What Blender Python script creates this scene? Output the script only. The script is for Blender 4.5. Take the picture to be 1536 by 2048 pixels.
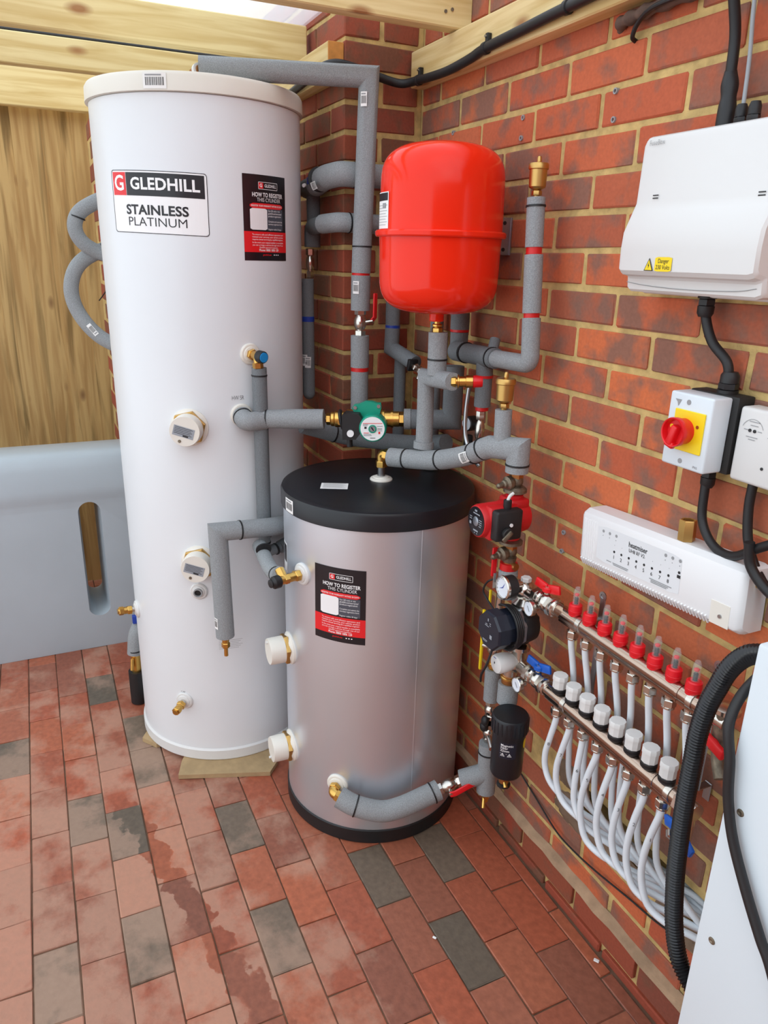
import bpy, bmesh, math, random
from mathutils import Vector as V, Matrix, Euler
random.seed(7)
for o in list(bpy.data.objects): bpy.data.objects.remove(o)
SC = bpy.context.scene
COL = SC.collection

# ------------------------------------------------------------------ camera
CAM_POS = (2.1078, -1.0754, 1.5790)
# rows: camera right, up, back expressed in the room's axes
cam_data = bpy.data.cameras.new('camera')
cam = bpy.data.objects.new('camera', cam_data); COL.objects.link(cam)
cam_data.sensor_fit = 'VERTICAL'; cam_data.sensor_height = 36.0
cam_data.lens = 36.0 * 1478.1 / 2048.0
cam_data.clip_start = 0.02
RIGHT, UP, BACK = V((0.417934, 0.908155, 0.024199)), V((-0.306611, 0.115929, 0.944749)), V((0.855173, -0.402263, 0.3269))
cam.matrix_world = Matrix(((RIGHT.x, UP.x, BACK.x, CAM_POS[0]), (RIGHT.y, UP.y, BACK.y, CAM_POS[1]),
                           (RIGHT.z, UP.z, BACK.z, CAM_POS[2]), (0, 0, 0, 1)))
SC.camera = cam

# ------------------------------------------------------------------ sky and light
world = bpy.data.worlds.new('overcast_sky'); SC.world = world; world.use_nodes = True
bg = world.node_tree.nodes['Background']
bg.inputs[0].default_value = (0.88, 0.95, 1.0, 1); bg.inputs[1].default_value = 1.3
sun_d = bpy.data.lights.new('sun', 'SUN'); sun_d.energy = 0.4; sun_d.angle = math.radians(50); sun_d.color = (1, 0.97, 0.92)
sun = bpy.data.objects.new('sun', sun_d); COL.objects.link(sun)
sun.rotation_euler = V((-0.75, 0.32, -0.62)).to_track_quat('-Z', 'Y').to_euler()
SC.view_settings.view_transform = 'Standard'; SC.view_settings.look = 'None'
SC.view_settings.gamma = 1.0; SC.view_settings.use_curve_mapping = False
SC.view_settings.exposure = 0.44

# ------------------------------------------------------------------ materials
MATS = {}
def srgb(r, g, b):
    f = lambda c: (c/255/12.92 if c/255 <= 0.04045 else ((c/255+0.055)/1.055)**2.4)
    return (f(r), f(g), f(b), 1)
def mat(name, col, rough=0.5, metal=0.0, bump=0.0, bscale=200.0, var=0.0, vscale=8.0, coat=0.0, trans=0.0, rvar=0.0):
    if name in MATS: return MATS[name]
    m = bpy.data.materials.new(name); m.use_nodes = True
    nt = m.node_tree; b = nt.nodes['Principled BSDF']
    c = srgb(*col)
    b.inputs['Base Color'].default_value = c; b.inputs['Roughness'].default_value = rough
    b.inputs['Metallic'].default_value = metal
    if coat: b.inputs['Coat Weight'].default_value = coat; b.inputs['Coat Roughness'].default_value = 0.08
    if trans: b.inputs['Transmission Weight'].default_value = trans
    tc = nt.nodes.new('ShaderNodeTexCoord')
    if var or rvar:
        n = nt.nodes.new('ShaderNodeTexNoise'); n.inputs['Scale'].default_value = vscale; n.inputs['Detail'].default_value = 4
        nt.links.new(tc.outputs['Object'], n.inputs['Vector'])
        if var:
            r = nt.nodes.new('ShaderNodeMapRange'); r.inputs[1].default_value = 0.3; r.inputs[2].default_value = 0.7
            r.inputs[3].default_value = 1-var; r.inputs[4].default_value = 1+var
            nt.links.new(n.outputs['Fac'], r.inputs[0])
            h = nt.nodes.new('ShaderNodeHueSaturation'); h.inputs['Color'].default_value = c
            nt.links.new(r.outputs[0], h.inputs['Value']); nt.links.new(h.outputs[0], b.inputs['Base Color'])
        if rvar:
            r2 = nt.nodes.new('ShaderNodeMapRange'); r2.inputs[3].default_value = max(0, rough-rvar); r2.inputs[4].default_value = rough+rvar
            nt.links.new(n.outputs['Fac'], r2.inputs[0]); nt.links.new(r2.outputs[0], b.inputs['Roughness'])
    if bump:
        n2 = nt.nodes.new('ShaderNodeTexNoise'); n2.inputs['Scale'].default_value = bscale; n2.inputs['Detail'].default_value = 3
        nt.links.new(tc.outputs['Object'], n2.inputs['Vector'])
        bp = nt.nodes.new('ShaderNodeBump'); bp.inputs['Strength'].default_value = bump; bp.inputs['Distance'].default_value = 0.002
        nt.links.new(n2.outputs['Fac'], bp.inputs['Height']); nt.links.new(bp.outputs[0], b.inputs['Normal'])
    MATS[name] = m; return m

def ramp(nt, stops):
    r = nt.nodes.new('ShaderNodeValToRGB'); e = r.color_ramp.elements
    e[0].position, e[0].color = stops[0][0], stops[0][1]
    e[1].position, e[1].color = stops[-1][0], stops[-1][1]
    for p, c in stops[1:-1]:
        x = e.new(p); x.color = c
    return r

def brick_material(name, reds, dark, amount, rough=0.85):
    m = bpy.data.materials.new(name); m.use_nodes = True; nt = m.node_tree; L = nt.links
    b = nt.nodes['Principled BSDF']; b.inputs['Roughness'].default_value = rough
    oi = nt.nodes.new('ShaderNodeObjectInfo'); geo = nt.nodes.new('ShaderNodeNewGeometry')
    base = ramp(nt, [(i/(len(reds)-1), srgb(*c)) for i, c in enumerate(reds)])
    L.new(oi.outputs['Random'], base.inputs[0])
    n1 = nt.nodes.new('ShaderNodeTexNoise'); n1.inputs['Scale'].default_value = 13; n1.inputs['Detail'].default_value = 4
    L.new(geo.outputs['Position'], n1.inputs['Vector'])
    mul = nt.nodes.new('ShaderNodeMath'); mul.operation = 'MULTIPLY_ADD'; mul.inputs[1].default_value = 0.22; mul.inputs[2].default_value = -0.11
    wn = nt.nodes.new('ShaderNodeTexWhiteNoise'); wn.noise_dimensions = '1D'; L.new(oi.outputs['Random'], wn.inputs['W'])
    L.new(wn.outputs['Value'], mul.inputs[0])
    ad = nt.nodes.new('ShaderNodeMath'); L.new(n1.outputs['Fac'], ad.inputs[0]); L.new(mul.outputs[0], ad.inputs[1])
    rm = nt.nodes.new('ShaderNodeMapRange'); rm.inputs[1].default_value = 0.47; rm.inputs[2].default_value = 0.62; rm.inputs[4].default_value = amount
    L.new(ad.outputs[0], rm.inputs[0])
    mx = nt.nodes.new('ShaderNodeMix'); mx.data_type = 'RGBA'; L.new(rm.outputs[0], mx.inputs[0])
    L.new(base.outputs[0], mx.inputs[6]); mx.inputs[7].default_value = srgb(*dark)
    n2 = nt.nodes.new('ShaderNodeTexNoise'); n2.inputs['Scale'].default_value = 140; n2.inputs['Detail'].default_value = 5
    L.new(geo.outputs['Position'], n2.inputs['Vector'])
    rv = nt.nodes.new('ShaderNodeMapRange'); rv.inputs[3].default_value = 0.78; rv.inputs[4].default_value = 1.2
    L.new(n2.outputs['Fac'], rv.inputs[0])
    hs = nt.nodes.new('ShaderNodeHueSaturation'); L.new(mx.outputs[2], hs.inputs['Color']); L.new(rv.outputs[0], hs.inputs['Value'])
    L.new(hs.outputs[0], b.inputs['Base Color'])
    bp = nt.nodes.new('ShaderNodeBump'); bp.inputs['Strength'].default_value = 0.35; bp.inputs['Distance'].default_value = 0.003
    L.new(n2.outputs['Fac'], bp.inputs['Height']); L.new(bp.outputs[0], b.inputs['Normal'])
    MATS[name] = m; return m

def paver_material(name, reds, amount):
    m = bpy.data.materials.new(name); m.use_nodes = True; nt = m.node_tree; L = nt.links
    b = nt.nodes['Principled BSDF']
    oi = nt.nodes.new('ShaderNodeObjectInfo'); geo = nt.nodes.new('ShaderNodeNewGeometry')
    base = ramp(nt, [(i/(len(reds)-1), srgb(*c)) for i, c in enumerate(reds)])
    L.new(oi.outputs['Random'], base.inputs[0])
    n2 = nt.nodes.new('ShaderNodeTexNoise'); n2.inputs['Scale'].default_value = 60; n2.inputs['Detail'].default_value = 6
    L.new(geo.outputs['Position'], n2.inputs['Vector'])
    rv = nt.nodes.new('ShaderNodeMapRange'); rv.inputs[3].default_value = 0.6; rv.inputs[4].default_value = 1.4
    L.new(n2.outputs['Fac'], rv.inputs[0])
    hs = nt.nodes.new('ShaderNodeHueSaturation'); L.new(base.outputs[0], hs.inputs['Color']); L.new(rv.outputs[0], hs.inputs['Value'])
    # cement dust: dry patches on the open floor, washed off towards the wall (a stain with its own outline)
    n1 = nt.nodes.new('ShaderNodeTexNoise'); n1.inputs['Scale'].default_value = 6.5; n1.inputs['Detail'].default_value = 6; n1.inputs['Roughness'].default_value = 0.62
    L.new(geo.outputs['Position'], n1.inputs['Vector'])
    sp = nt.nodes.new('ShaderNodeSeparateXYZ'); L.new(geo.outputs['Position'], sp.inputs[0])
    g1 = nt.nodes.new('ShaderNodeMapRange'); g1.inputs[1].default_value = -0.25; g1.inputs[2].default_value = -0.85; g1.inputs[3].default_value = -0.24; g1.inputs[4].default_value = 0.09
    L.new(sp.outputs['Y'], g1.inputs[0])
    g2 = nt.nodes.new('ShaderNodeMapRange'); g2.inputs[1].default_value = -0.6; g2.inputs[2].default_value = 0.3; g2.inputs[3].default_value = -0.12; g2.inputs[4].default_value = 0.02
    L.new(sp.outputs['X'], g2.inputs[0])
    a1 = nt.nodes.new('ShaderNodeMath'); L.new(n1.outputs['Fac'], a1.inputs[0]); L.new(g1.outputs[0], a1.inputs[1])
    a2 = nt.nodes.new('ShaderNodeMath'); L.new(a1.outputs[0], a2.inputs[0]); L.new(g2.outputs[0], a2.inputs[1])
    # a wet run-off streak crossing the floor lengthways
    mp = nt.nodes.new('ShaderNodeMath'); mp.operation = 'MULTIPLY_ADD'; mp.inputs[1].default_value = -0.264; mp.inputs[2].default_value = 1.037; L.new(sp.outputs['X'], mp.inputs[0])
    ly = nt.nodes.new('ShaderNodeMath'); L.new(sp.outputs['Y'], ly.inputs[0]); L.new(mp.outputs[0], ly.inputs[1])
    nw = nt.nodes.new('ShaderNodeTexNoise'); nw.inputs['Scale'].default_value = 16; nw.inputs['Detail'].default_value = 5; L.new(geo.outputs['Position'], nw.inputs['Vector'])
    nm = nt.nodes.new('ShaderNodeMath'); nm.operation = 'MULTIPLY_ADD'; nm.inputs[1].default_value = 0.12; nm.inputs[2].default_value = -0.06; L.new(nw.outputs['Fac'], nm.inputs[0])
    la = nt.nodes.new('ShaderNodeMath'); L.new(ly.outputs[0], la.inputs[0]); L.new(nm.outputs[0], la.inputs[1])
    ab = nt.nodes.new('ShaderNodeMath'); ab.operation = 'ABSOLUTE'; L.new(la.outputs[0], ab.inputs[0])
    wet = nt.nodes.new('ShaderNodeMapRange'); wet.inputs[1].default_value = 0.034; wet.inputs[2].default_value = 0.026; L.new(ab.outputs[0], wet.inputs[0])
    gx = nt.nodes.new('ShaderNodeMapRange'); gx.inputs[1].default_value = 0.08; gx.inputs[2].default_value = 0.2; L.new(sp.outputs['X'], gx.inputs[0])
    wm = nt.nodes.new('ShaderNodeMath'); wm.operation = 'MULTIPLY'; L.new(wet.outputs[0], wm.inputs[0]); L.new(gx.outputs[0], wm.inputs[1])
    wd = nt.nodes.new('ShaderNodeMath'); wd.operation = 'MULTIPLY_ADD'; wd.inputs[1].default_value = -0.3; L.new(wm.outputs[0], wd.inputs[0]); L.new(a2.outputs[0], wd.inputs[2])
    wv = nt.nodes.new('ShaderNodeMapRange'); wv.inputs[3].default_value = 1.0; wv.inputs[4].default_value = 0.8; L.new(wm.outputs[0], wv.inputs[0])
    hw = nt.nodes.new('ShaderNodeHueSaturation'); L.new(hs.outputs[0], hw.inputs['Color']); L.new(wv.outputs[0], hw.inputs['Value'])
    dm = nt.nodes.new('ShaderNodeMapRange'); dm.inputs[1].default_value = 0.46; dm.inputs[2].default_value = 0.61; dm.inputs[4].default_value = amount
    L.new(wd.outputs[0], dm.inputs[0])
    mx = nt.nodes.new('ShaderNodeMix'); mx.data_type = 'RGBA'; L.new(dm.outputs[0], mx.inputs[0])
    L.new(hw.outputs[0], mx.inputs[6]); mx.inputs[7].default_value = srgb(192, 156, 134)
    L.new(mx.outputs[2], b.inputs['Base Color'])
    rr = nt.nodes.new('ShaderNodeMapRange'); rr.inputs[3].default_value = 0.5; rr.inputs[4].default_value = 0.9
    L.new(dm.outputs[0], rr.inputs[0]); L.new(rr.outputs[0], b.inputs['Roughness'])
    bp = nt.nodes.new('ShaderNodeBump'); bp.inputs['Strength'].default_value = 0.35; bp.inputs['Distance'].default_value = 0.003
    L.new(n2.outputs['Fac'], bp.inputs['Height']); L.new(bp.outputs[0], b.inputs['Normal'])
    MATS[name] = m; return m

def wood_material(name, light, dark, knot, axis, streak=0.5, stain=None):
    """timber: grain stretched along one axis of the room, knots"""
    m = bpy.data.materials.new(name); m.use_nodes = True; nt = m.node_tree; L = nt.links
    b = nt.nodes['Principled BSDF']; b.inputs['Roughness'].default_value = 0.75
    geo = nt.nodes.new('ShaderNodeNewGeometry'); mp = nt.nodes.new('ShaderNodeMapping')
    oi = nt.nodes.new('ShaderNodeObjectInfo')
    cb = nt.nodes.new('ShaderNodeCombineXYZ'); mm = nt.nodes.new('ShaderNodeMath'); mm.operation = 'MULTIPLY'; mm.inputs[1].default_value = 9
    L.new(oi.outputs['Random'], mm.inputs[0])
    for i in range(3): L.new(mm.outputs[0], cb.inputs[i])
    va = nt.nodes.new('ShaderNodeVectorMath'); L.new(geo.outputs['Position'], va.inputs[0]); L.new(cb.outputs[0], va.inputs[1])
    L.new(va.outputs[0], mp.inputs['Vector'])
    s = [26, 26, 26]; s[axis] = 1.6; mp.inputs['Scale'].default_value = s
    n = nt.nodes.new('ShaderNodeTexNoise'); n.inputs['Scale'].default_value = 1.6; n.inputs['Detail'].default_value = 5; n.inputs['Distortion'].default_value = 0.6
    L.new(mp.outputs[0], n.inputs['Vector'])
    r = ramp(nt, [(0.35, srgb(*dark)), (0.6, srgb(*light))]); L.new(n.outputs['Fac'], r.inputs[0])
    mp2 = nt.nodes.new('ShaderNodeMapping'); s2 = [9, 9, 9]; s2[axis] = 4; mp2.inputs['Scale'].default_value = s2
    L.new(va.outputs[0], mp2.inputs['Vector'])
    vo = nt.nodes.new('ShaderNodeTexVoronoi'); vo.inputs['Scale'].default_value = 1.0; L.new(mp2.outputs[0], vo.inputs['Vector'])
    kr = nt.nodes.new('ShaderNodeMapRange'); kr.inputs[1].default_value = 0.16; kr.inputs[2].default_value = 0.06; kr.inputs[4].default_value = 0.85
    L.new(vo.outputs['Distance'], kr.inputs[0])
    mx = nt.nodes.new('ShaderNodeMix'); mx.data_type = 'RGBA'; L.new(kr.outputs[0], mx.inputs[0])
    L.new(r.outputs[0], mx.inputs[6]); mx.inputs[7].default_value = srgb(*knot)
    out = mx.outputs[2]
    if stain:
        mp3 = nt.nodes.new('ShaderNodeMapping'); s3 = [16, 16, 16]; s3[axis] = 1.2; mp3.inputs['Scale'].default_value = s3
        L.new(va.outputs[0], mp3.inputs['Vector'])
        n3 = nt.nodes.new('ShaderNodeTexNoise'); n3.inputs['Scale'].default_value = 1.0; n3.inputs['Detail'].default_value = 5; n3.inputs['Distortion'].default_value = 1.0
        L.new(mp3.outputs[0], n3.inputs['Vector'])
        sr = nt.nodes.new('ShaderNodeMapRange'); sr.inputs[1].default_value = 0.55; sr.inputs[2].default_value = 0.68; sr.inputs[4].default_value = 0.8
        L.new(n3.outputs['Fac'], sr.inputs[0])
        mx2 = nt.nodes.new('ShaderNodeMix'); mx2.data_type = 'RGBA'; L.new(sr.outputs[0], mx2.inputs[0])
        L.new(out, mx2.inputs[6]); mx2.inputs[7].default_value = srgb(*stain); out = mx2.outputs[2]
    L.new(out, b.inputs['Base Color'])
    bp = nt.nodes.new('ShaderNodeBump'); bp.inputs['Strength'].default_value = 0.25; bp.inputs['Distance'].default_value = 0.002
    L.new(n.outputs['Fac'], bp.inputs['Height']); L.new(bp.outputs[0], b.inputs['Normal'])
    MATS[name] = m; return m

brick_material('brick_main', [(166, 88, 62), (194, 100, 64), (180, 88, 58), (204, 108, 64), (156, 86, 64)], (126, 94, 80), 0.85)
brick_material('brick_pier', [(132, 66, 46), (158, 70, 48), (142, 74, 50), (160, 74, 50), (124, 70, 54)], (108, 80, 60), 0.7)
paver_material('paver_red', [(150, 84, 62), (168, 88, 62), (138, 84, 66), (158, 96, 74), (174, 96, 66), (146, 92, 74)], 0.5)
paver_material('paver_grey', [(110, 96, 82), (124, 104, 88), (100, 90, 78)], 0.42)
mat('mortar', (194, 166, 108), 0.95, bump=0.9, bscale=180, var=0.25, vscale=30)
mat('mortar_pale', (168, 140, 112), 0.95, bump=0.9, bscale=120, var=0.2, vscale=25)
mat('sand_joint', (110, 84, 66), 0.98, bump=0.5, bscale=150, var=0.25, vscale=20)
mat('rubble', (120, 100, 82), 0.98, bump=1.0, bscale=60, var=0.3, vscale=22)
wood_material('pine_y', (228, 208, 152), (206, 178, 116), (150, 92, 48), 1)
wood_material('pine_x', (224, 200, 146), (200, 168, 108), (150, 92, 48), 0)
wood_material('fence_wood', (200, 168, 112), (174, 138, 86), (110, 70, 40), 2, stain=(118, 94, 52))
mat('enamel_white', (224, 228, 231), 0.32, var=0.015, vscale=3)
mat('plastic_white', (218, 218, 216), 0.42)
mat('plastic_bright', (232, 233, 234), 0.42)
mat('conduit_black', (28, 28, 30), 0.26)
mat('plastic_offwhite', (226, 222, 212), 0.45)
mat('cabinet_white', (216, 226, 232), 0.35)
mat('tank_grey', (176, 188, 196), 0.38, var=0.03, vscale=5)
mat('galvanised', (216, 222, 230), 0.36, 0.8, var=0.03, vscale=3, bump=0.03, bscale=40)
mat('black_plastic', (20, 24, 30), 0.38, bump=0.04, bscale=30)
mat('black_rubber', (26, 26, 28), 0.5)
mat('black_matt', (30, 30, 30), 0.6, var=0.1, vscale=20)
mat('navy', (24, 30, 44), 0.4)
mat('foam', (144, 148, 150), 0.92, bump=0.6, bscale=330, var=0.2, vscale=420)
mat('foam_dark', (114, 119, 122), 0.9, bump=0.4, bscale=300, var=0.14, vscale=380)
mat('vessel_red', (238, 44, 20), 0.14)
MATS['vessel_red'].node_tree.nodes['Principled BSDF'].inputs['Specular IOR Level'].default_value = 0.3
mat('pump_red', (196, 24, 30), 0.4)
mat('tape_red', (206, 26, 26), 0.4)
mat('handle_red', (220, 22, 30), 0.35)
mat('flow_red', (222, 22, 36), 0.32)
mat('tape_blue', (26, 62, 160), 0.4)
mat('handle_blue', (20, 92, 190), 0.35)
mat('cap_blue', (30, 140, 210), 0.35)
mat('pump_green', (0, 150, 122), 0.4)
mat('brass', (212, 170, 92), 0.28, 1.0, var=0.06, vscale=60)
mat('brass_satin', (198, 160, 96), 0.38, 1.0)
mat('copper_dull', (176, 120, 70), 0.4, 0.9)
mat('nickel', (205, 200, 192), 0.22, 1.0, var=0.05, vscale=60)
mat('nickel_rail', (176, 156, 142), 0.16, 1.0)
mat('old_metal', (128, 118, 102), 0.5, 0.8, bump=0.4, bscale=250, var=0.25, vscale=90)
mat('steel', (176, 178, 180), 0.3, 1.0)
mat('zinc', (168, 176, 186), 0.35, 0.9)
mat('pex', (222, 230, 236), 0.32)
mat('yellow', (244, 214, 20), 0.45)
mat('paper', (238, 238, 236), 0.6)
mat('ink', (34, 34, 36), 0.55)
mat('ink_grey', (150, 152, 154), 0.55)
mat('label_black', (26, 24, 30), 0.3)
mat('label_red', (226, 34, 40), 0.3)
mat('label_slate', (74, 78, 88), 0.35)
mat('label_white', (240, 240, 240), 0.35)
mat('label_silver', (150, 156, 164), 0.35)
mat('grey_plastic', (150, 152, 154), 0.5)
mat('grey_cable', (150, 156, 160), 0.5)
mat('stone', (172, 146, 108), 0.9, bump=0.6, bscale=60, var=0.12, vscale=25)
mat('old_wood', (92, 72, 62), 0.9, bump=1.0, bscale=60, var=0.35, vscale=40)
mat('end_grain', (206, 140, 70), 0.85, var=0.12, vscale=60)
mat('dial', (226, 234, 244), 0.25)
def clear_material(name, col, t):
    m = bpy.data.materials.new(name); m.use_nodes = True; nt = m.node_tree
    for n in list(nt.nodes): nt.nodes.remove(n)
    o = nt.nodes.new('ShaderNodeOutputMaterial'); a = nt.nodes.new('ShaderNodeBsdfTransparent'); g = nt.nodes.new('ShaderNodeBsdfPrincipled')
    g.inputs['Base Color'].default_value = col; g.inputs['Roughness'].default_value = 0.15
    x = nt.nodes.new('ShaderNodeMixShader'); x.inputs[0].default_value = 1-t
    nt.links.new(a.outputs[0], x.inputs[1]); nt.links.new(g.outputs[0], x.inputs[2]); nt.links.new(x.outputs[0], o.inputs[0])
    MATS[name] = m
clear_material('clear_tube', (0.8, 0.85, 0.85, 1), 0.86)
def sheet_material(name):
    m = bpy.data.materials.new(name); m.use_nodes = True; nt = m.node_tree
    for n in list(nt.nodes): nt.nodes.remove(n)
    o = nt.nodes.new('ShaderNodeOutputMaterial'); a = nt.nodes.new('ShaderNodeBsdfTransparent'); g = nt.nodes.new('ShaderNodeBsdfTranslucent')
    g.inputs[0].default_value = (0.95, 0.96, 1, 1); a.inputs[0].default_value = (0.97, 0.98, 1, 1)
    x = nt.nodes.new('ShaderNodeMixShader'); x.inputs[0].default_value = 0.35
    nt.links.new(a.outputs[0], x.inputs[1]); nt.links.new(g.outputs[0], x.inputs[2]); nt.links.new(x.outputs[0], o.inputs[0])
    MATS[name] = m
sheet_material('roof_sheet')

# ------------------------------------------------------------------ builders
def thing(name, label, cat, loc=(0, 0, 0), group=None):
    o = bpy.data.objects.new(name, None); COL.objects.link(o); o.location = loc; o.empty_display_size = 0.05
    o['label'] = label; o['category'] = cat
    if group: o['group'] = group
    return o
def tag(o, label, cat, group=None):
    o['label'] = label; o['category'] = cat
    if group: o['group'] = group
    return o
def wloc(o):
    p = V((0, 0, 0))
    while o is not None: p += o.location; o = o.parent
    return p
def perp(d):
    d = d.normalized(); a = V((0, 0, 1)) if abs(d.z) < 0.9 else V((1, 0, 0))
    x = a.cross(d).normalized(); return x, d.cross(x).normalized(), d
class MB:
    def __init__(s): s.v = []; s.f = []; s.m = []; s.ms = []
    def mi(s, m):
        if m not in s.ms: s.ms.append(m)
        return s.ms.index(m)
    def add(s, vs, fs, m):
        n = len(s.v); k = s.mi(m); s.v += [V(p) for p in vs]
        for f in fs: s.f.append([i+n for i in f]); s.m.append(k)
        return s
    def bm(s, b, m, M=None):
        b.verts.ensure_lookup_table(); b.verts.index_update()
        return s.add([(M @ v.co if M else v.co.copy()) for v in b.verts], [[v.index for v in f.verts] for f in b.faces], m)
    def box(s, c, d, m, bev=0.0, seg=2, rot=None, M=None):
        b = bmesh.new(); bmesh.ops.create_cube(b, size=1); bmesh.ops.scale(b, vec=d, verts=b.verts)
        if bev: bmesh.ops.bevel(b, geom=b.edges[:], offset=bev, segments=seg, profile=0.5, affect='EDGES')
        X = Matrix.Translation(V(c))
        if rot is not None: X = X @ (rot.to_4x4() if isinstance(rot, Matrix) else Euler(rot).to_matrix().to_4x4())
        if M: X = M @ X
        s.bm(b, m, X); b.free(); return s
    def lathe(s, p, d, prof, m, seg=20, phase=0.0):
        p = V(p); x, y, z = perp(V(d)); vs = []; fs = []
        for r, h in prof:
            for i in range(seg):
                a = phase + 2*math.pi*i/seg; vs.append(p + z*h + (x*math.cos(a) + y*math.sin(a))*max(r, 1e-5))
        for j in range(len(prof)-1):
            for i in range(seg):
                k = (i+1) % seg; fs.append([j*seg+i, j*seg+k, (j+1)*seg+k, (j+1)*seg+i])
        fs.append(list(range(seg))[::-1]); fs.append([(len(prof)-1)*seg+i for i in range(seg)])
        return s.add(vs, fs, m)
    def cyl(s, p0, p1, r, m, seg=20, r1=None, bev=0.0):
        p0, p1 = V(p0), V(p1); h = (p1-p0).length; r1 = r if r1 is None else r1
        pr = [(r, 0), (r1, h)] if not bev else [(r-bev, 0), (r, bev), (r1, h-bev), (r1-bev, h)]
        return s.lathe(p0, p1-p0, pr, m, seg)
    def hexn(s, p0, p1, r, m, phase=0.3):
        p0, p1 = V(p0), V(p1); h = (p1-p0).length; b = min(0.0015, h/5)
        return s.lathe(p0, p1-p0, [(r*0.9, 0), (r, b), (r, h-b), (r*0.9, h)], m, 6, phase)
    def tube(s, pts, r, m, seg=16, radii=None):
        pts = [V(p) for p in pts]; n = len(pts); vs = []; fs = []
        t0 = (pts[1]-pts[0]).normalized(); x, y, _ = perp(t0)
        for i in range(n):
            a = (pts[i]-pts[i-1]).normalized() if i else (pts[1]-pts[0]).normalized()
            c = (pts[i+1]-pts[i]).normalized() if i < n-1 else a
            if i:                                   # carry the ring along the previous leg, then cut it on the mitre plane
                x = (x - a*x.dot(a)).normalized(); y = a.cross(x).normalized()
            t = (a+c); t = t.normalized() if t.length > 1e-6 else a
            rr = radii[i] if radii else r
            for k in range(seg):
                an = 2*math.pi*k/seg; q = (x*math.cos(an)+y*math.sin(an))*rr
                den = a.dot(t); q = q - a*(q.dot(t)/den) if abs(den) > 0.15 else q
                vs.append(pts[i]+q)
            if (c-a).length > 1e-6:
                ax = a.cross(c)
                if ax.length > 1e-6:
                    R = Matrix.Rotation(a.angle(c), 3, ax.normalized()); x = R @ x; y = R @ y
        for j in range(n-1):
            for i in range(seg):
                k = (i+1) % seg; fs.append([j*seg+i, j*seg+k, (j+1)*seg+k, (j+1)*seg+i])
        fs.append(list(range(seg))[::-1]); fs.append([(n-1)*seg+i for i in range(seg)])
        return s.add(vs, fs, m)
    def sphere(s, c, r, m, sc=(1, 1, 1)):
        b = bmesh.new(); bmesh.ops.create_uvsphere(b, u_segments=16, v_segments=10, radius=r)
        s.bm(b, m, Matrix.Translation(V(c)) @ Matrix.Diagonal((*sc, 1))); b.free(); return s
    def prism(s, poly, h, m, M):
        n = len(poly); vs = [M @ V((x, y, 0)) for x, y in poly] + [M @ V((x, y, h)) for x, y in poly]
        fs = [list(range(n))[::-1], [n+i for i in range(n)]] + [[i, (i+1) % n, n+(i+1) % n, n+i] for i in range(n)]
        return s.add(vs, fs, m)
    def build(s, name, parent=None, angle=35, smooth=True):
        me = bpy.data.meshes.new(name); off = wloc(parent) if parent else V((0, 0, 0))
        me.from_pydata([tuple(p-off) for p in s.v], [], s.f)
        for m in s.ms: me.materials.append(MATS[m])
        me.polygons.foreach_set('material_index', s.m)
        b = bmesh.new(); b.from_mesh(me); bmesh.ops.recalc_face_normals(b, faces=b.faces[:]); b.to_mesh(me); b.free()
        if smooth:
            me.polygons.foreach_set('use_smooth', [True]*len(me.polygons)); me.set_sharp_from_angle(angle=math.radians(angle))
        me.update(); o = bpy.data.objects.new(name, me); COL.objects.link(o)
        if parent: o.parent = parent
        return o
def fil(pts, rad, n=7):
    """round the corners of a polyline"""
    pts = [V(p) for p in pts]; out = [pts[0]]
    for i in range(1, len(pts)-1):
        a, b, c = pts[i-1], pts[i], pts[i+1]
        r = min(rad, (a-b).length*0.49, (c-b).length*0.49); p = b+(a-b).normalized()*r; q = b+(c-b).normalized()*r
        for k in range(n+1):
            t = k/n; out.append(p*(1-t)**2 + b*2*t*(1-t) + q*t*t)
    return out + [pts[-1]]
def cat(pts, n=8):
    pts = [V(p) for p in pts]; P = [pts[0]*2-pts[1]] + pts + [pts[-1]*2-pts[-2]]; out = []
    for i in range(1, len(P)-2):
        a, b, c, d = P[i-1:i+3]
        for k in range(n):
            t = k/n; out.append(0.5*((2*b)+(c-a)*t+(2*a-5*b+4*c-d)*t*t+(3*b-a-3*c+d)*t**3))
    return out + [pts[-1]]
def text_mesh(body, size, bold=0.0, align='CENTER'):
    cu = bpy.data.curves.new('t', 'FONT'); cu.body = body; cu.size = size; cu.align_x = align; cu.align_y = 'CENTER'
    cu.resolution_u = 3; cu.offset = bold*size; cu.space_character = 1.0+bold
    ob = bpy.data.objects.new('t', cu); COL.objects.link(ob); bpy.context.view_layer.update()
    me = bpy.data.meshes.new_from_object(ob.evaluated_get(bpy.context.evaluated_depsgraph_get()))
    bpy.data.objects.remove(ob); bpy.data.curves.remove(cu)
    vs = [v.co.copy() for v in me.vertices]; fs = [list(p.vertices) for p in me.polygons]; bpy.data.meshes.remove(me)
    return vs, fs
def print_text(mb, f, body, s, t, size, m, bold=0.0, h=0.0008, width=None, align='CENTER'):
    """lay lettering on a surface; f maps (s, t, height) to the room"""
    vs, fs = text_mesh(body, size, bold, align)
    if not vs: return
    if width:
        w = max(v.x for v in vs)-min(v.x for v in vs); k = width/w
        vs = [V((v.x*k, v.y, 0)) for v in vs]
    mb.add([f(s+v.x, t+v.y, h) for v in vs], fs, m)
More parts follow.
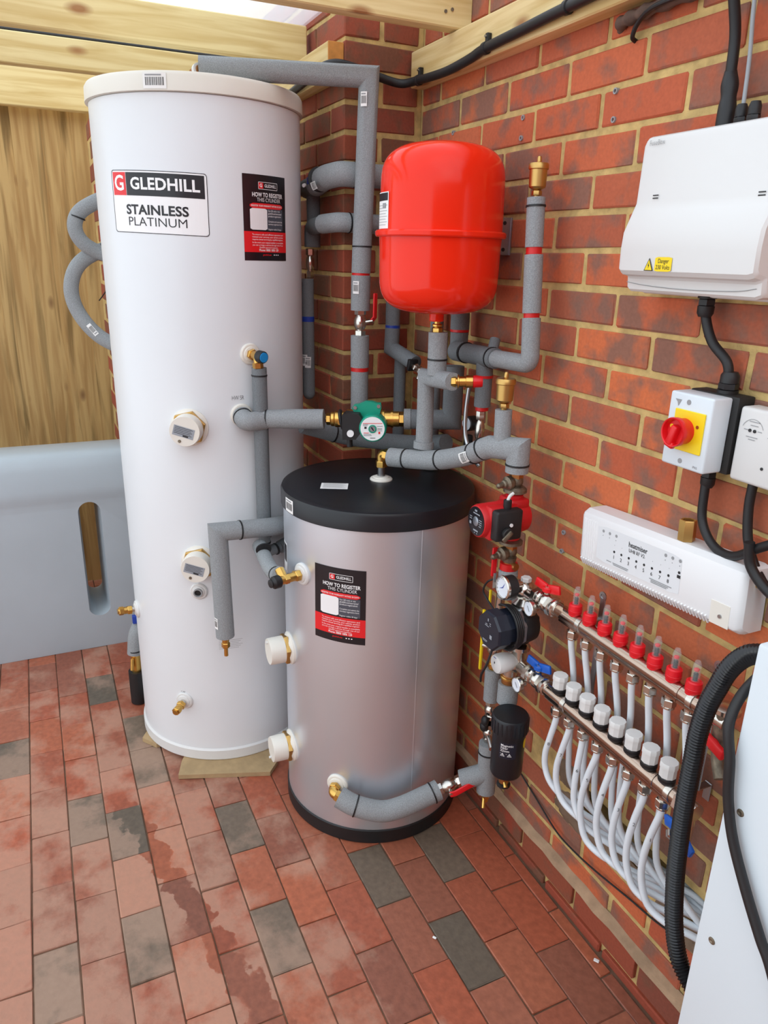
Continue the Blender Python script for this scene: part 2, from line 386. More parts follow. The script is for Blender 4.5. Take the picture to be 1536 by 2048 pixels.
def patch(mb, f, s0, s1, t0, t1, m, h=0.0004, rad=0.0, n=10):
    """a sheet with rounded corners laid on a surface"""
    cols = n+1
    for k in range(n):
        pass
    vs = []; fs = []
    for k in range(cols):
        s = s0+(s1-s0)*k/n; e = 0
        if rad:
            dx = min(s-s0, s1-s); e = rad-math.sqrt(max(0, rad*rad-(rad-min(dx, rad))**2))
        vs += [f(s, t0+e, h), f(s, t1-e, h)]
    for k in range(n): fs.append([2*k, 2*k+2, 2*k+3, 2*k+1])
    mb.add(vs, fs, m)
def outline(mb, f, s0, s1, t0, t1, w, rad, m, h=0.0006):
    def loop(i):
        out = []; r = max(rad-i, 0.0005)
        for (cx, cy, a0) in ((s1-i-r, t1-i-r, 0), (s0+i+r, t1-i-r, 90), (s0+i+r, t0+i+r, 180), (s1-i-r, t0+i+r, 270)):
            for k in range(6):
                a = math.radians(a0+k*18); out.append((cx+r*math.cos(a), cy+r*math.sin(a)))
        res = []
        for j in range(len(out)):
            p, q = out[j], out[(j+1) % len(out)]; d = math.hypot(q[0]-p[0], q[1]-p[1]); nn = max(1, int(d/0.02))
            nn = 10 if d > 0.03 else 1
            for k in range(nn): res.append((p[0]+(q[0]-p[0])*k/nn, p[1]+(q[1]-p[1])*k/nn))
        return res
    A, B = loop(0), loop(w); n = len(A)
    mb.add([f(x, y, h) for x, y in A]+[f(x, y, h) for x, y in B], [[i, (i+1) % n, n+(i+1) % n, n+i] for i in range(n)], m)
def on_cyl(c, r, a0):
    def f(s, t, h):
        a = math.radians(a0)+s/r
        return V((c[0]+(r+h)*math.cos(a), c[1]+(r+h)*math.sin(a), t))
    return f
def on_plane(o, sx, sy):
    o, sx, sy = V(o), V(sx).normalized(), V(sy).normalized(); n = sx.cross(sy)
    return lambda s, t, h: o+sx*s+sy*t+n*h
# ================================================================== SETTING
def struct(o): o['kind'] = 'structure'; return o
BRICKS = {}
def brick_mesh(L, H, D, m, variant, bev=0.003, jit=0.0016):
    key = (round(L, 3), round(H, 3), round(D, 3), m, variant)
    if key in BRICKS: return BRICKS[key]
    rnd = random.Random(hash(key) & 0xffff)
    b = bmesh.new(); bmesh.ops.create_cube(b, size=1); bmesh.ops.scale(b, vec=(L, D, H), verts=b.verts)
    bmesh.ops.bevel(b, geom=b.edges[:], offset=bev, segments=1, affect='EDGES')
    for v in b.verts: v.co += V((rnd.uniform(-jit, jit), rnd.uniform(-jit, jit)*0.6, rnd.uniform(-jit, jit)))
    me = bpy.data.meshes.new('brick'); b.to_mesh(me); b.free(); me.materials.append(MATS[m]); BRICKS[key] = me; return me
def put_brick(parent, c, L, H, D, m, rot=0.0, name='brick', bev=0.003):
    o = bpy.data.objects.new(name, brick_mesh(L, H, D, m, random.randrange(5), bev, bev*0.5)); COL.objects.link(o); o.parent = parent
    o.location = V(c)+V((0, 0, random.uniform(-0.001, 0.001))); o.rotation_euler = (random.uniform(-.004, .004), random.uniform(-.006, .006), rot+random.uniform(-.006, .006)); return o
BH, BP = 0.0628, 0.075
ROW0 = 2.05                                    # top of the course just under the ledger
# ---- main wall on the right, y = 0
mb = MB()
mb.box((1.7, 0.13, 1.4425), (3.8, 0.254, 2.115), 'mortar')       # above the broken-out slot
mb.box((0.375, 0.13, 0.1925), (1.15, 0.254, 0.385), 'mortar')
mb.box((2.6, 0.13, 0.1925), (2.0, 0.254, 0.385), 'mortar')
mb.box((1.275, 0.13, 0.15), (0.65, 0.254, 0.30), 'mortar')
mb.box((1.275, 0.18, 0.3425), (0.65, 0.14, 0.085), 'rubble')
wall_right = struct(mb.build('wall_right', smooth=False))
stuff = MB()
for i in range(-5, 28):
    zt = ROW0 - i*BP; zc = zt-BP/2
    off = 0.5 if i % 2 == 0 else 0.0
    k = -1
    while True:
        x0 = (k+off)*0.225; x1 = x0+0.2125; k += 1
        if x0 > 3.3: break
        x0 = max(x0, 0.012); x0 += 0.005 if x0 > 0.02 else 0; x1 += 0.005
        if x1-x0 < 0.03: continue
        if 0.27 < zc < 0.38 and x1 > 0.97 and x0 < 1.58: continue
        zz = zc; hh = BH
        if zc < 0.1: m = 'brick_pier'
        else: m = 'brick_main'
        y = 0.049 + (0 if zc > 0.1 else -0.006) + random.uniform(-.001, .001)
        if x0 > 2.0 or zc > 2.36:
            stuff.box(((x0+x1)/2, y, zz), (x1-x0, 0.1, hh), m)
        else:
            put_brick(wall_right, ((x0+x1)/2, y, zz), x1-x0, hh, 0.1, m)
o = stuff.build('far_bricks', wall_right, smooth=False); o['kind'] = 'stuff'
# mortar fillet above the two lowest courses, rough and uneven
mb = MB(); pts = []; n = 46
for k in range(n+1):
    x = 0.0+2.4*k/n; pts.append((x, random.uniform(-.004, .004), random.uniform(.0, .006)))
vs = []; fs = []
for x, a, b_ in pts:
    z1 = 0.128+a; z0 = 0.098+a*0.6
    vs += [(x, 0.0, z1), (x, -0.011-b_, z1-0.008), (x, -0.013-b_, z0+0.006), (x, 0.0, z0)]
for k in range(n):
    for j in range(3): fs.append([4*k+j, 4*k+4+j, 4*k+5+j, 4*k+1+j])
mb.add(vs, fs, 'mortar_pale'); mb.build('mortar_strip', wall_right)
mb = MB()
for (cx, cz, w, h, s) in ((0.99, 0.285, 0.20, 0.08, 1), (1.12, 0.282, 0.20, 0.055, 2), (0.95, 0.375, 0.12, 0.07, 3), (1.34, 0.278, 0.20, 0.06, 4)):
    rnd = random.Random(s); nx, nz = 12, 7; vs = []; fs = []
    for i in range(nx+1):
        for j in range(nz+1):
            u, v = i/nx*2-1, j/nz*2-1; e = max(0, 1-(u*u+v*v)**1.5)
            vs.append((cx+u*w/2*(1+.1*rnd.uniform(-1, 1)), -0.001-0.011*e*rnd.uniform(.4, 1.2)+(0.004 if e == 0 else 0), cz+v*h/2*(1+.15*rnd.uniform(-1, 1))))
    for i in range(nx):
        for j in range(nz): a = i*(nz+1)+j; fs.append([a, a+nz+1, a+nz+2, a+1])
    mb.add(vs, fs, 'rubble')
mb.build('mortar_patch', wall_right)

# ---- pier return (x = 0 face) and the alcove wall behind the tall cylinder (y = -0.235 face)
mb = MB()
mb.box((-0.6315, -0.115, 1.15), (1.257, 0.234, 2.7), 'mortar')
wall_back = struct(mb.build('wall_back', smooth=False))
for i in range(-4, 28):
    zc = ROW0 - i*BP - BP/2
    if i % 2:      # stretcher on the return, header on the alcove
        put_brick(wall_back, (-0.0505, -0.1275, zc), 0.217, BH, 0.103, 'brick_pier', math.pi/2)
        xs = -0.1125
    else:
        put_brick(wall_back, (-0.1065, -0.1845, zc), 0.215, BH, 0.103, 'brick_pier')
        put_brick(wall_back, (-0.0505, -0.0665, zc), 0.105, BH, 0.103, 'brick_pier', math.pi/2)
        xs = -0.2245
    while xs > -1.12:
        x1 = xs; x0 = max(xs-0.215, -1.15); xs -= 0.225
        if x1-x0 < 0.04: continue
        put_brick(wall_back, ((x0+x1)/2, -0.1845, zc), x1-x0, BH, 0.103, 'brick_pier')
# ---- wall end that shows as a sliver left of the tall cylinder
mb = MB(); mb.box((-1.263, -0.40, 1.02), (0.214, 0.784, 2.04), 'mortar')
wall_left = struct(mb.build('wall_left', smooth=False))
for i in range(0, 28):
    zc = ROW0 - i*BP - BP/2
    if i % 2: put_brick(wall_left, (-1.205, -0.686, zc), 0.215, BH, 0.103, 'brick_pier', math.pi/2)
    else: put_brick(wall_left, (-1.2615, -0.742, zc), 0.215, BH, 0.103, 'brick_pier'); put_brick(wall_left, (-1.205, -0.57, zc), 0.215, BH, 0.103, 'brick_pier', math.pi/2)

# ---- floor of clay block pavers, 200 x 100 laid in straight columns
mb = MB(); mb.box((0.6, -1.6, -0.0595), (6.4, 4.4, 0.11), 'sand_joint')
floor = struct(mb.build('floor', smooth=False))
GREY = [(-0.316, -1.299), (-0.609, -1.001), (-0.149, -0.915), (0.073, -0.897), (0.174, -1.0), (0.252, -1.097), (0.775, -0.403), (0.75, -0.185),
        (0.28, -0.706), (0.669, -0.698), (0.829, -0.692), (1.063, -0.317), (0.606, -1.203), (0.712, -1.006)]
OFFS = {}
stuff = MB()
cells = []
for c in range(-22, 34):
    y1 = -0.048-(c)*0.1; y0 = y1-0.1
    if y1 > 0.0 and y0 > -0.02: continue
    if y0 < -3.7: continue
    off = 0.08 if c % 2 == 0 else -0.02
    off += random.uniform(-0.02, 0.02)
    k = -14
    while True:
        x0 = off+0.2*k; k += 1
        if x0 > 3.4: break
        if x0 < -2.2: continue
        cells.append((x0, x0+0.2, y0, y1))
pv = 0
for (x0, x1, y0, y1) in cells:
    cx, cy = (x0+x1)/2, (y0+y1)/2
    yy1 = min(y1, -0.014)
    g = any(x0 <= px < x1 and y0 <= py < y1 for px, py in GREY)
    vis = -0.95 < cx < 1.35 and -1.52 < cy
    if vis and pv < 299:
        o = put_brick(floor, (cx, (y0+yy1)/2, -0.03+random.uniform(-.0012, .0012)), x1-x0-0.003, 0.06, yy1-y0-0.003, 'paver_grey' if g else 'paver_red', name='paver', bev=0.002); pv += 1
        o.rotation_euler = (random.uniform(-.006, .006), random.uniform(-.004, .004), random.uniform(-.006, .006))
    else:
        stuff.box((cx, (y0+yy1)/2, -0.03), (x1-x0-0.004, yy1-y0-0.004, 0.06), 'paver_red')
o = stuff.build('far_pavers', floor, smooth=False); o['kind'] = 'stuff'

# ================================================================== TIMBER
def beam(name, label, c, d, m, bev=0.003):
    mb = MB(); mb.box(c, d, m, bev, 1); return tag(mb.build(name, smooth=False), label, 'beam')
led = beam('ledger_board', 'long pale timber ledger bolted to the red brick wall, carrying the black cable', (1.005, -0.0235, 2.065), (1.97, 0.045, 0.088), 'pine_x')
lt = thing('ledger_board', 'short timber ledger with orange end grain above the alcove bricks', 'beam', (-0.5, -0.259, 2.03))
mb = MB(); mb.box((-0.532, -0.259, 2.070), (1.056, 0.045, 0.088), 'pine_x', 0.002, 1); mb.build('timber', lt, smooth=False)
mb = MB(); mb.box((-0.0025, -0.259, 2.070), (0.003, 0.0445, 0.0875), 'end_grain', 0.001, 1); mb.build('end_grain', lt, smooth=False)
for x, lab, y1 in ((0.2425, 'roof joist nearest the expansion vessel, end screwed at the ledger', -0.002), (-0.28, 'roof joist crossing above the lid of the tall cylinder', -0.25)):
    beam('roof_joist', lab, (x, (y1-2.7)/2, 2.159), (0.045, abs(-2.7-y1), 0.095), 'pine_y')
beam('roof_joist', 'roof joist with an orange resin knot, behind the dark metal rod', (-0.745, -1.47, 2.154), (0.045, 2.46, 0.088), 'pine_y')
beam('fence_rail', 'heavy top rail of the fence, lowest of the crossing timbers', (-1.53, -1.45, 2.20), (0.05, 2.3, 0.18), 'pine_y')
mb = MB(); mb.cyl((-0.745, -2.6, 2.2045), (-0.745, -0.26, 2.2045), 0.006, 'black_rubber', 10)
tag(mb.build('metal_rod'), 'thin dark rod running between two roof joists', 'rod')
# clear roofing
mb = MB()
n = 120; y0, y1 = -2.75, 0.2
for k in range(1):
    mb.box((0.705, -1.26, 2.225), (2.99, 2.9, 0.008), 'roof_sheet')
tag(mb.build('roof_sheet', smooth=False), 'clear plastic roof sheet lying on the joists', 'roof')
# screws at the joist ends
t = thing('joist_screw', 'pair of screw heads at the end of the near joist', 'screw', (0.266, -0.06, 2.15))
for dy, dz in ((0, 0), (-0.018, -0.006)):
    mb = MB(); mb.cyl((0.2655, -0.06+dy, 2.15+dz), (0.2672, -0.06+dy, 2.15+dz), 0.004, 'old_metal', 10); mb.build('screw_head', t)

# ---- fence of upright boards
fence = thing('board_fence', 'weathered upright board fence behind the grey tank', 'fence', (-1.6, -1.5, 0))
y = -2.62; k = 0
while y < -0.35:
    w = 0.118+random.uniform(-.006, .006)
    mb = MB(); tx = 0.012
    mb.prism([(0, 0), (w+0.012, 0.0), (w+0.012, 0.006), (0, 0.018)], 2.14, 'fence_wood', Matrix.Translation((-1.60, y, 0.0)) @ Matrix(((0, 1, 0, 0), (1, 0, 0, 0), (0, 0, 1, 0), (0, 0, 0, 1))))
    mb.build('board', fence, smooth=False); y += w; k += 1
mb = MB(); mb.box((-1.64, -1.5, 0.6), (0.05, 2.3, 0.08), 'fence_wood'); mb.build('rail', fence, smooth=False)

# ---- grey moulded tank
mb = MB()
prof = [(-0.875, 0.0), (-0.872, 0.02), (-0.868, 0.35), (-0.874, 0.62), (-0.872, 0.65), (-0.866, 0.67), (-0.868, 0.70), (-0.882, 0.775), (-0.893, 0.808), (-0.912, 0.832), (-0.945, 0.840), (-1.0, 0.842), (-1.08, 0.833), (-1.13, 0.815), (-1.14, 0.79), (-1.14, 0.0)]
ya, yb = -2.35, -0.62
Ms = Matrix(((1, 0, 0, 0), (0, 0, -1, 0), (0, 1, 0, 0), (0, 0, 0, 1)))
mb.prism(prof, ya-yb, 'tank_grey', Matrix(((1, 0, 0, 0), (0, 0, 1, yb), (0, 1, 0, 0), (0, 0, 0, 1))))
body = mb.build('tank_tmp', angle=40)
def slot_mesh(y, z0, z1, w, taper):
    b = bmesh.new(); rings = []
    for x, k in ((-0.80, 1.25), (-0.87, 1.12), (-0.90, 0.95), (-1.0, 0.86), (-1.5, 0.80)):
        r = w*k; pts = []
        for i in range(24):
            a = 2*math.pi*i/24; yy = r*math.cos(a); zz = r*math.sin(a)
            zz = zz+(z1-w if math.sin(a) >= 0 else z0+w)
            pts.append(b.verts.new((x, y+yy, zz)))
        rings.append(pts)
    for p, q in zip(rings, rings[1:]):
        for i in range(24): b.faces.new((p[i], p[(i+1) % 24], q[(i+1) % 24], q[i]))
    b.faces.new(rings[0]); b.faces.new(rings[-1][::-1]); bmesh.ops.recalc_face_normals(b, faces=b.faces[:])
    me = bpy.data.meshes.new('s'); b.to_mesh(me); b.free(); o = bpy.data.objects.new('s', me); COL.objects.link(o); return o
cuts = [slot_mesh(-0.958, 0.15, 0.635, 0.038, 0), slot_mesh(-1.75, 0.15, 0.635, 0.038, 0)]
for c_ in cuts:
    md = body.modifiers.new('b', 'BOOLEAN'); md.object = c_; md.solver = 'EXACT'
bpy.context.view_layer.update()
me = bpy.data.meshes.new_from_object(body.evaluated_get(bpy.context.evaluated_depsgraph_get()))
for o_ in cuts+[body]: bpy.data.objects.remove(o_)
me.polygons.foreach_set('use_smooth', [True]*len(me.polygons)); me.set_sharp_from_angle(angle=math.radians(40))
if not me.materials: me.materials.append(MATS['tank_grey'])
tank = thing('plastic_tank', 'pale grey moulded plastic tank with an upright slot, along the fence', 'tank', (-1.1, -1.6, 0))
o = bpy.data.objects.new('tank_body', me); COL.objects.link(o); o.parent = tank; o.matrix_parent_inverse = Matrix.Translation((1.1, 1.6, 0))
# stone slabs under the tall cylinder
for (pts, lab) in (([(0.097, -0.823), (0.194, -0.553), (0.15, -0.515), (-0.06, -0.54), (-0.06, -0.75), (0.03, -0.80)], 'broken buff stone slab packed under the front of the tall cylinder'),
                   ([(-0.143, -0.90), (-0.09, -0.862), (-0.10, -0.76), (-0.28, -0.70), (-0.25, -0.84)], 'corner of buff stone slab left of the tall cylinder foot')):
    mb = MB(); mb.prism(pts, 0.015, 'stone', Matrix.Translation((0, 0, 0.0015))); tag(mb.build('stone_slab', smooth=False), lab, 'slab')

# ---- unseen dark wall added behind the viewer to dim reflections in the red vessel
mb = MB(); mb.box((4.2, -1.6, 1.15), (0.2, 4.4, 2.3), 'brick_pier'); struct(mb.build('wall_unseen', smooth=False))
# ================================================================== CYLINDERS
TC, TR = (-0.198, -0.594), 0.2826
SCY, SR = (0.345, -0.266), 0.259
def rad(c, r, a, z, d=0.0):
    a = math.radians(a); return V((c[0]+(r+d)*math.cos(a), c[1]+(r+d)*math.sin(a), z))
def rdir(a): a = math.radians(a); return V((math.cos(a), math.sin(a), 0))
def rosette(mb, p, d, r, m='plastic_offwhite'):
    mb.lathe(p, d, [(r, -0.012), (r, 0.003), (r*0.9, 0.006), (r*0.72, 0.0065), (r*0.68, 0.009), (r*0.5, 0.0105), (r*0.4, 0.0105)], m, 28)
def compression(mb, p, d, L, r, m='brass'):
    """a compression fitting: tail, two hex nuts, collar"""
    p = V(p); d = V(d).normalized()
    mb.cyl(p, p+d*L, r*0.62, m, 16)
    mb.hexn(p+d*L*0.12, p+d*L*0.4, r, m); mb.cyl(p+d*L*0.4, p+d*L*0.62, r*0.8, m, 16); mb.hexn(p+d*L*0.62, p+d*L*0.92, r*0.95, m, 0.8)
def tie(p, d, r, parent, m='black_rubber', w=0.005, name='cable_tie'):
    mb = MB(); p = V(p); d = V(d).normalized()
    mb.lathe(p-d*w/2, d, [(r-0.003, 0), (r+0.0012, 0.0006), (r+0.0012, w-0.0006), (r-0.003, w)], m, 24); return mb.build(name, parent)
def band(p, d, r, w, parent, m, name='tape_band'):
    mb = MB(); p = V(p); d = V(d).normalized()
    mb.lathe(p-d*w/2, d, [(r-0.004, 0), (r, 0.0008), (r, w-0.0008), (r-0.004, w)], m, 24); return mb.build(name, parent)
def barcode(parent, f, w, h, seed=1, name='barcode_sticker'):
    rnd = random.Random(seed); mb = MB(); patch(mb, f, -w/2, w/2, -h/2, h/2, 'paper', 0.0004, 0, 6); o = mb.build(name, parent, smooth=False)
    mb = MB(); s = -w*0.4
    while s < w*0.4:
        b = rnd.choice((0.02, 0.03, 0.05))*w; patch(mb, f, s, s+b*0.6, -h*0.3, h*0.22, 'ink', 0.0007, 0, 1); s += b*1.3
    patch(mb, f, -w*0.4, w*0.3, h*0.3, h*0.4, 'ink_grey', 0.0007, 0, 3)
    mb.build('barcode', o, smooth=False); return o
def register_sticker(parent, f, w, h):
    mb = MB(); patch(mb, f, -w/2, w/2, -h/2, h/2, 'label_black', 0.0006, 0, 14); st = mb.build('register_sticker', parent, smooth=False)
    st['label'] = 'black and red sticker on how to register the cylinder'
    mb = MB(); patch(mb, f, -w/2, w/2, -h*0.4, -h*0.155, 'label_red', 0.001, 0, 14); mb.build('red_panel', st, smooth=False)
    mb = MB(); patch(mb, f, -w*0.37, w*0.4, h*0.115, h*0.175, 'label_red', 0.001, 0.004, 12); mb.build('red_heading', st, smooth=False)
    mb = MB(); patch(mb, f, 0.0, w*0.4, -h*0.135, h*0.115, 'label_slate', 0.001, 0, 8); mb.build('slate_panel', st, smooth=False)
    mb = MB(); patch(mb, f, -w*0.37, 0.0, -h*0.135, h*0.115, 'label_white', 0.001, 0.003, 8); mb.build('white_panel', st, smooth=False)
    mb = MB(); patch(mb, f, -w*0.175, -w*0.075, h*0.345, h*0.41, 'label_red', 0.0012, 0, 4)
    outline(mb, f, -w*0.185, w*0.265, h*0.335, h*0.42, 0.0011, 0.002, 'label_white', 0.0014)
    print_text(mb, f, 'G', -w*0.127, h*0.377, h*0.055, 'label_white', 0.03, 0.0016)
    print_text(mb, f, 'GLEDHILL', w*0.093, h*0.377, h*0.05, 'label_white', 0.02, 0.0012, w*0.28)
    print_text(mb, f, 'HOW TO REGISTER', w*0.04, h*0.27, h*0.068, 'label_white', 0.025, 0.0012, w*0.72)
    print_text(mb, f, 'THIS CYLINDER', w*0.06, h*0.213, h*0.062, 'label_white', -0.004, 0.0012, w*0.56)
    print_text(mb, f, 'REGISTER YOUR WARRANTY WITHIN 30 DAYS', w*0.015, h*0.145, h*0.03, 'label_white', 0.01, 0.0016, w*0.72)
    for k, (tx, wd) in enumerate((('Scan QR code or visit', .3), ('gledhill.net/warranty/', .35), ('product-registration', .33), ('', 0), ('Complete and submit the', .36), ('warranty registration form', .36), ('', 0), ('Register within 30 days', .33))):
        if tx: print_text(mb, f, tx, w*0.02, h*(0.092-0.031*k), h*0.03, 'label_white', 0.005 if k in (1, 2) else 0, 0.0016, w*wd, 'LEFT')
    for k, tx in enumerate(('To ensure safe and efficient operation and', 'maintain your warranty, your cylinder product', 'requires annual servicing by a qualified engineer.', 'In the event your original installer is unavailable', 'you can arrange a service through one of our', 'Gledhill approved engineers.')):
        print_text(mb, f, tx, w*0.03, h*(-0.19-0.029*k-(0.008 if k > 2 else 0)), h*0.028, 'label_white', 0, 0.0016, w*(0.74 if k < 5 else 0.45))
    print_text(mb, f, 'Phone: 0800 1806 129', w*0.03, -h*0.375, h*0.038, 'label_white', 0.02, 0.0016, w*0.46)
    print_text(mb, f, 'gledhill.net', -w*0.02, -h*0.43, h*0.03, 'label_red', 0.01, 0.0012, w*0.2)
    for k in range(3): patch(mb, f, w*(0.14+0.05*k), w*(0.165+0.05*k), -h*0.437, -h*0.423, 'label_white', 0.0012, 0, 2)
    mb.build('lettering', st, smooth=False); return st
def immersion(parent, c, r, a, z, R, L, name='immersion_heater', tagged=True):
    p = rad(c, r, a, z); d = rdir(a)
    mb = MB(); mb.lathe(p, d, [(R*1.22, -0.02), (R*1.22, 0.003), (R*1.08, 0.006), (R*1.0, 0.012)], 'plastic_offwhite', 28); mb.build('heater_collar', parent)
    mb = MB(); mb.lathe(p+d*0.008, d, [(R*1.1, 0), (R*1.16, 0.002), (R*1.16, 0.010), (R*1.1, 0.012)], 'brass_satin', 6, 0.25); mb.build('heater_nut', parent)
    mb = MB(); mb.lathe(p+d*0.02, d, [(R, 0), (R*0.99, L-0.004), (R*0.95, L)], 'plastic_offwhite', 32); cap = mb.build('heater_cap', parent)
    s = V((0, 0, 1)).cross(d).normalized(); ff = on_plane(p+d*(0.02+L), s, (0, 0, 1))
    if tagged:
        tl = math.radians(-16); ca, sa = math.cos(tl), math.sin(tl)
        fr = lambda x, y, h: ff(x*ca-y*sa, x*sa+y*ca, h)
        mb = MB(); patch(mb, fr, -R*0.72, R*0.62, -R*0.38, R*0.28, 'label_silver', 0.0006, 0, 3)
        for k in range(5): patch(mb, fr, -R*0.64, R*(0.5-0.1*(k % 2)), R*(0.18-0.1*k), R*(0.21-0.1*k), 'ink', 0.001, 0, 1)
        patch(mb, fr, -R*0.05, R*0.3, -R*0.34, -R*0.24, 'ink', 0.001, 0, 1); mb.build('rating_label', cap, smooth=False)
        mb = MB(); q = ff(-R*0.35, -R*0.62, 0); mb.cyl(q, q+d*0.0015, R*0.1, 'old_metal', 12); mb.build('cap_screw', cap)
    else:
        mb = MB(); q = ff(-R*0.1, R*0.7 if z > 0.4 else -R*0.75, 0); mb.cyl(q, q+d*0.006, R*0.1, 'plastic_white', 12); mb.build('cap_clip', cap)

tall = thing('hot_water_cylinder', 'tall white hot water cylinder with stainless platinum logo plate', 'water cylinder', (TC[0], TC[1], 0))
c0 = (TC[0], TC[1], 0)
mb = MB(); mb.lathe(c0, (0, 0, 1), [(TR-.01, 0.05), (TR, 0.055), (TR, 1.94), (TR-.01, 1.945)], 'enamel_white', 96); mb.build('body', tall)
mb = MB(); mb.lathe(c0, (0, 0, 1), [(TR+.003, 0.0165), (TR+.006, 0.02), (TR+.006, 0.052), (TR+.001, 0.057)], 'plastic_white', 96); mb.build('base_ring', tall)
mb = MB(); mb.lathe(c0, (0, 0, 1), [(TR+.0015, 1.942), (TR+.008, 1.943), (TR+.007, 1.978), (TR+.002, 1.986), (TR-.012, 1.989), (0.0, 1.990)], 'plastic_offwhite', 96); mb.build('lid', tall)
f = on_cyl(TC, TR+.0085, -31); barcode(tall, lambda s, t, h: f(s, 1.963+t, h), 0.058, 0.034, 3)
# logo plate
w, h_ = 0.27, 0.148
f0 = on_cyl(TC, TR, -36); f = lambda s, t, h: f0(s, 1.693+t-s*0.03, h)
mb = MB(); patch(mb, f, -w/2, w/2, -h_/2, h_/2, 'label_white', 0.0006, 0.008, 24); plate = mb.build('logo_plate', tall, smooth=False); plate['label'] = 'white logo plate with black and red maker name'
mb = MB(); outline(mb, f, -w/2, w/2, -h_/2, h_/2, 0.0016, 0.008, 'label_black', 0.001)
patch(mb, f, -w*0.30, w*0.475, h_*0.10, h_*0.465, 'label_black', 0.001, 0, 20); patch(mb, f, -w*0.48, -w*0.305, h_*0.10, h_*0.465, 'label_red', 0.001, 0, 8)
print_text(mb, f, 'G', -w*0.392, h_*0.283, h_*0.34, 'label_white', 0.02, 0.0014)
print_text(mb, f, 'GLEDHILL', w*0.09, h_*0.283, h_*0.26, 'label_white', 0.028, 0.0014, w*0.68)
print_text(mb, f, 'STAINLESS', w*0.0, -h_*0.13, h_*0.215, 'label_black', 0.028, 0.0012, w*0.64)
print_text(mb, f, 'PLATINUM', w*0.0, -h_*0.32, h_*0.205, 'label_black', -0.006, 0.0012, w*0.60)
mb.build('lettering', plate, smooth=False)
f1 = on_cyl(TC, TR, 24.4); register_sticker(tall, lambda s, t, h: f1(s, 1.6655+t, h), 0.146, 0.211)
immersion(tall, TC, TR, -25, 1.118, 0.043, 0.035)
immersion(tall, TC, TR, -24.2, 0.713, 0.043, 0.035)
# plain port below
mb = MB(); p = rad(TC, TR, -25.5, 0.619); d = rdir(-25.5); rosette(mb, p, d, 0.026, 'plastic_white'); mb.build('port_rosette', tall)
mb = MB(); mb.lathe(p+d*0.009, d, [(0.0135, 0), (0.0135, 0.008), (0.010, 0.008), (0.010, 0.0)], 'grey_plastic', 20); mb.cyl(p+d*0.009, p+d*0.0112, 0.0098, 'black_rubber', 16); mb.build('port_sleeve', tall)
# temperature and pressure valve
a = 10.7; p = rad(TC, TR, a, 1.316); d = rdir(a)
mb = MB(); rosette(mb, p, d, 0.029); mb.build('valve_rosette', tall)
mb = MB(); mb.cyl(p, p+d*0.055, 0.0115, 'brass', 16); mb.hexn(p+d*0.008, p+d*0.022, 0.0155, 'brass'); q = p+d*0.042
mb.cyl(q, q+V((0.004, 0.002, -0.034)), 0.011, 'brass', 14); mb.hexn(q+V((0.003, 0.001, -0.018)), q+V((0.004, 0.002, -0.034)), 0.0145, 'brass'); tv = mb.build('relief_valve', tall)
mb = MB(); kd = V((0.92, 0.36, -0.06)).normalized(); k0 = p+d*0.045+kd*0.004
mb.lathe(k0, kd, [(0.0125, 0), (0.0165, 0.004), (0.0165, 0.022), (0.0150, 0.025)], 'black_rubber', 20); mb.build('valve_knob', tv)
mb = MB(); mb.lathe(k0+kd*0.0248, kd, [(0.0135, 0), (0.0130, 0.0015), (0, 0.0018)], 'cap_blue', 20); mb.build('knob_cap', tv)
# hot water outlet and handwriting
a = 4.3; p = rad(TC, TR, a, 1.149); d = rdir(a); mb = MB(); rosette(mb, p, d, 0.032); mb.build('outlet_rosette', tall)
f2 = on_cyl(TC, TR, 2.6)
mb = MB(); print_text(mb, lambda s, t, h: f2(s, 1.197+t, h), 'HW SR', 0, 0, 0.017, 'ink', -0.012, 0.0004, 0.034); mb.build('handwriting', tall, smooth=False)
f3 = on_cyl(TC, TR, -40.5)
mb = MB(); print_text(mb, lambda s, t, h: f3(s, 0.262+t, h), 'CAP', 0, 0, 0.008, 'ink', -0.01, 0.0004); mb.build('handwriting', tall, smooth=False)
for a, z, tilt in ((-39.7, 0.232, -0.12), (-83.6, 0.486, 0.08)):
    p = rad(TC, TR, a, z); d = rdir(a); mb = MB(); rosette(mb, p, d, 0.028, 'plastic_white'); mb.build('tapping_rosette', tall)
    mb = MB(); dd = (d+V((0, 0, tilt))).normalized(); mb.cyl(p, p+dd*0.02, 0.0105, 'nickel', 16); compression(mb, p+dd*0.012, dd, 0.05, 0.0145); mb.build('capped_tapping', tall)
f4 = on_cyl(TC, TR, -8); mb = MB()
patch(mb, lambda s, t, h: f4(s, 0.436+t, h), -0.042, 0.042, -0.018, 0.018, 'enamel_white', 0.0004, 0, 6)
for k in range(6): patch(mb, lambda s, t, h: f4(s, 0.436+t, h), -0.036, 0.036-0.006*(k % 3), 0.013-0.0055*k, 0.014-0.0055*k, 'ink_grey', 0.0008, 0, 4)
mb.build('notice_label', tall, smooth=False)

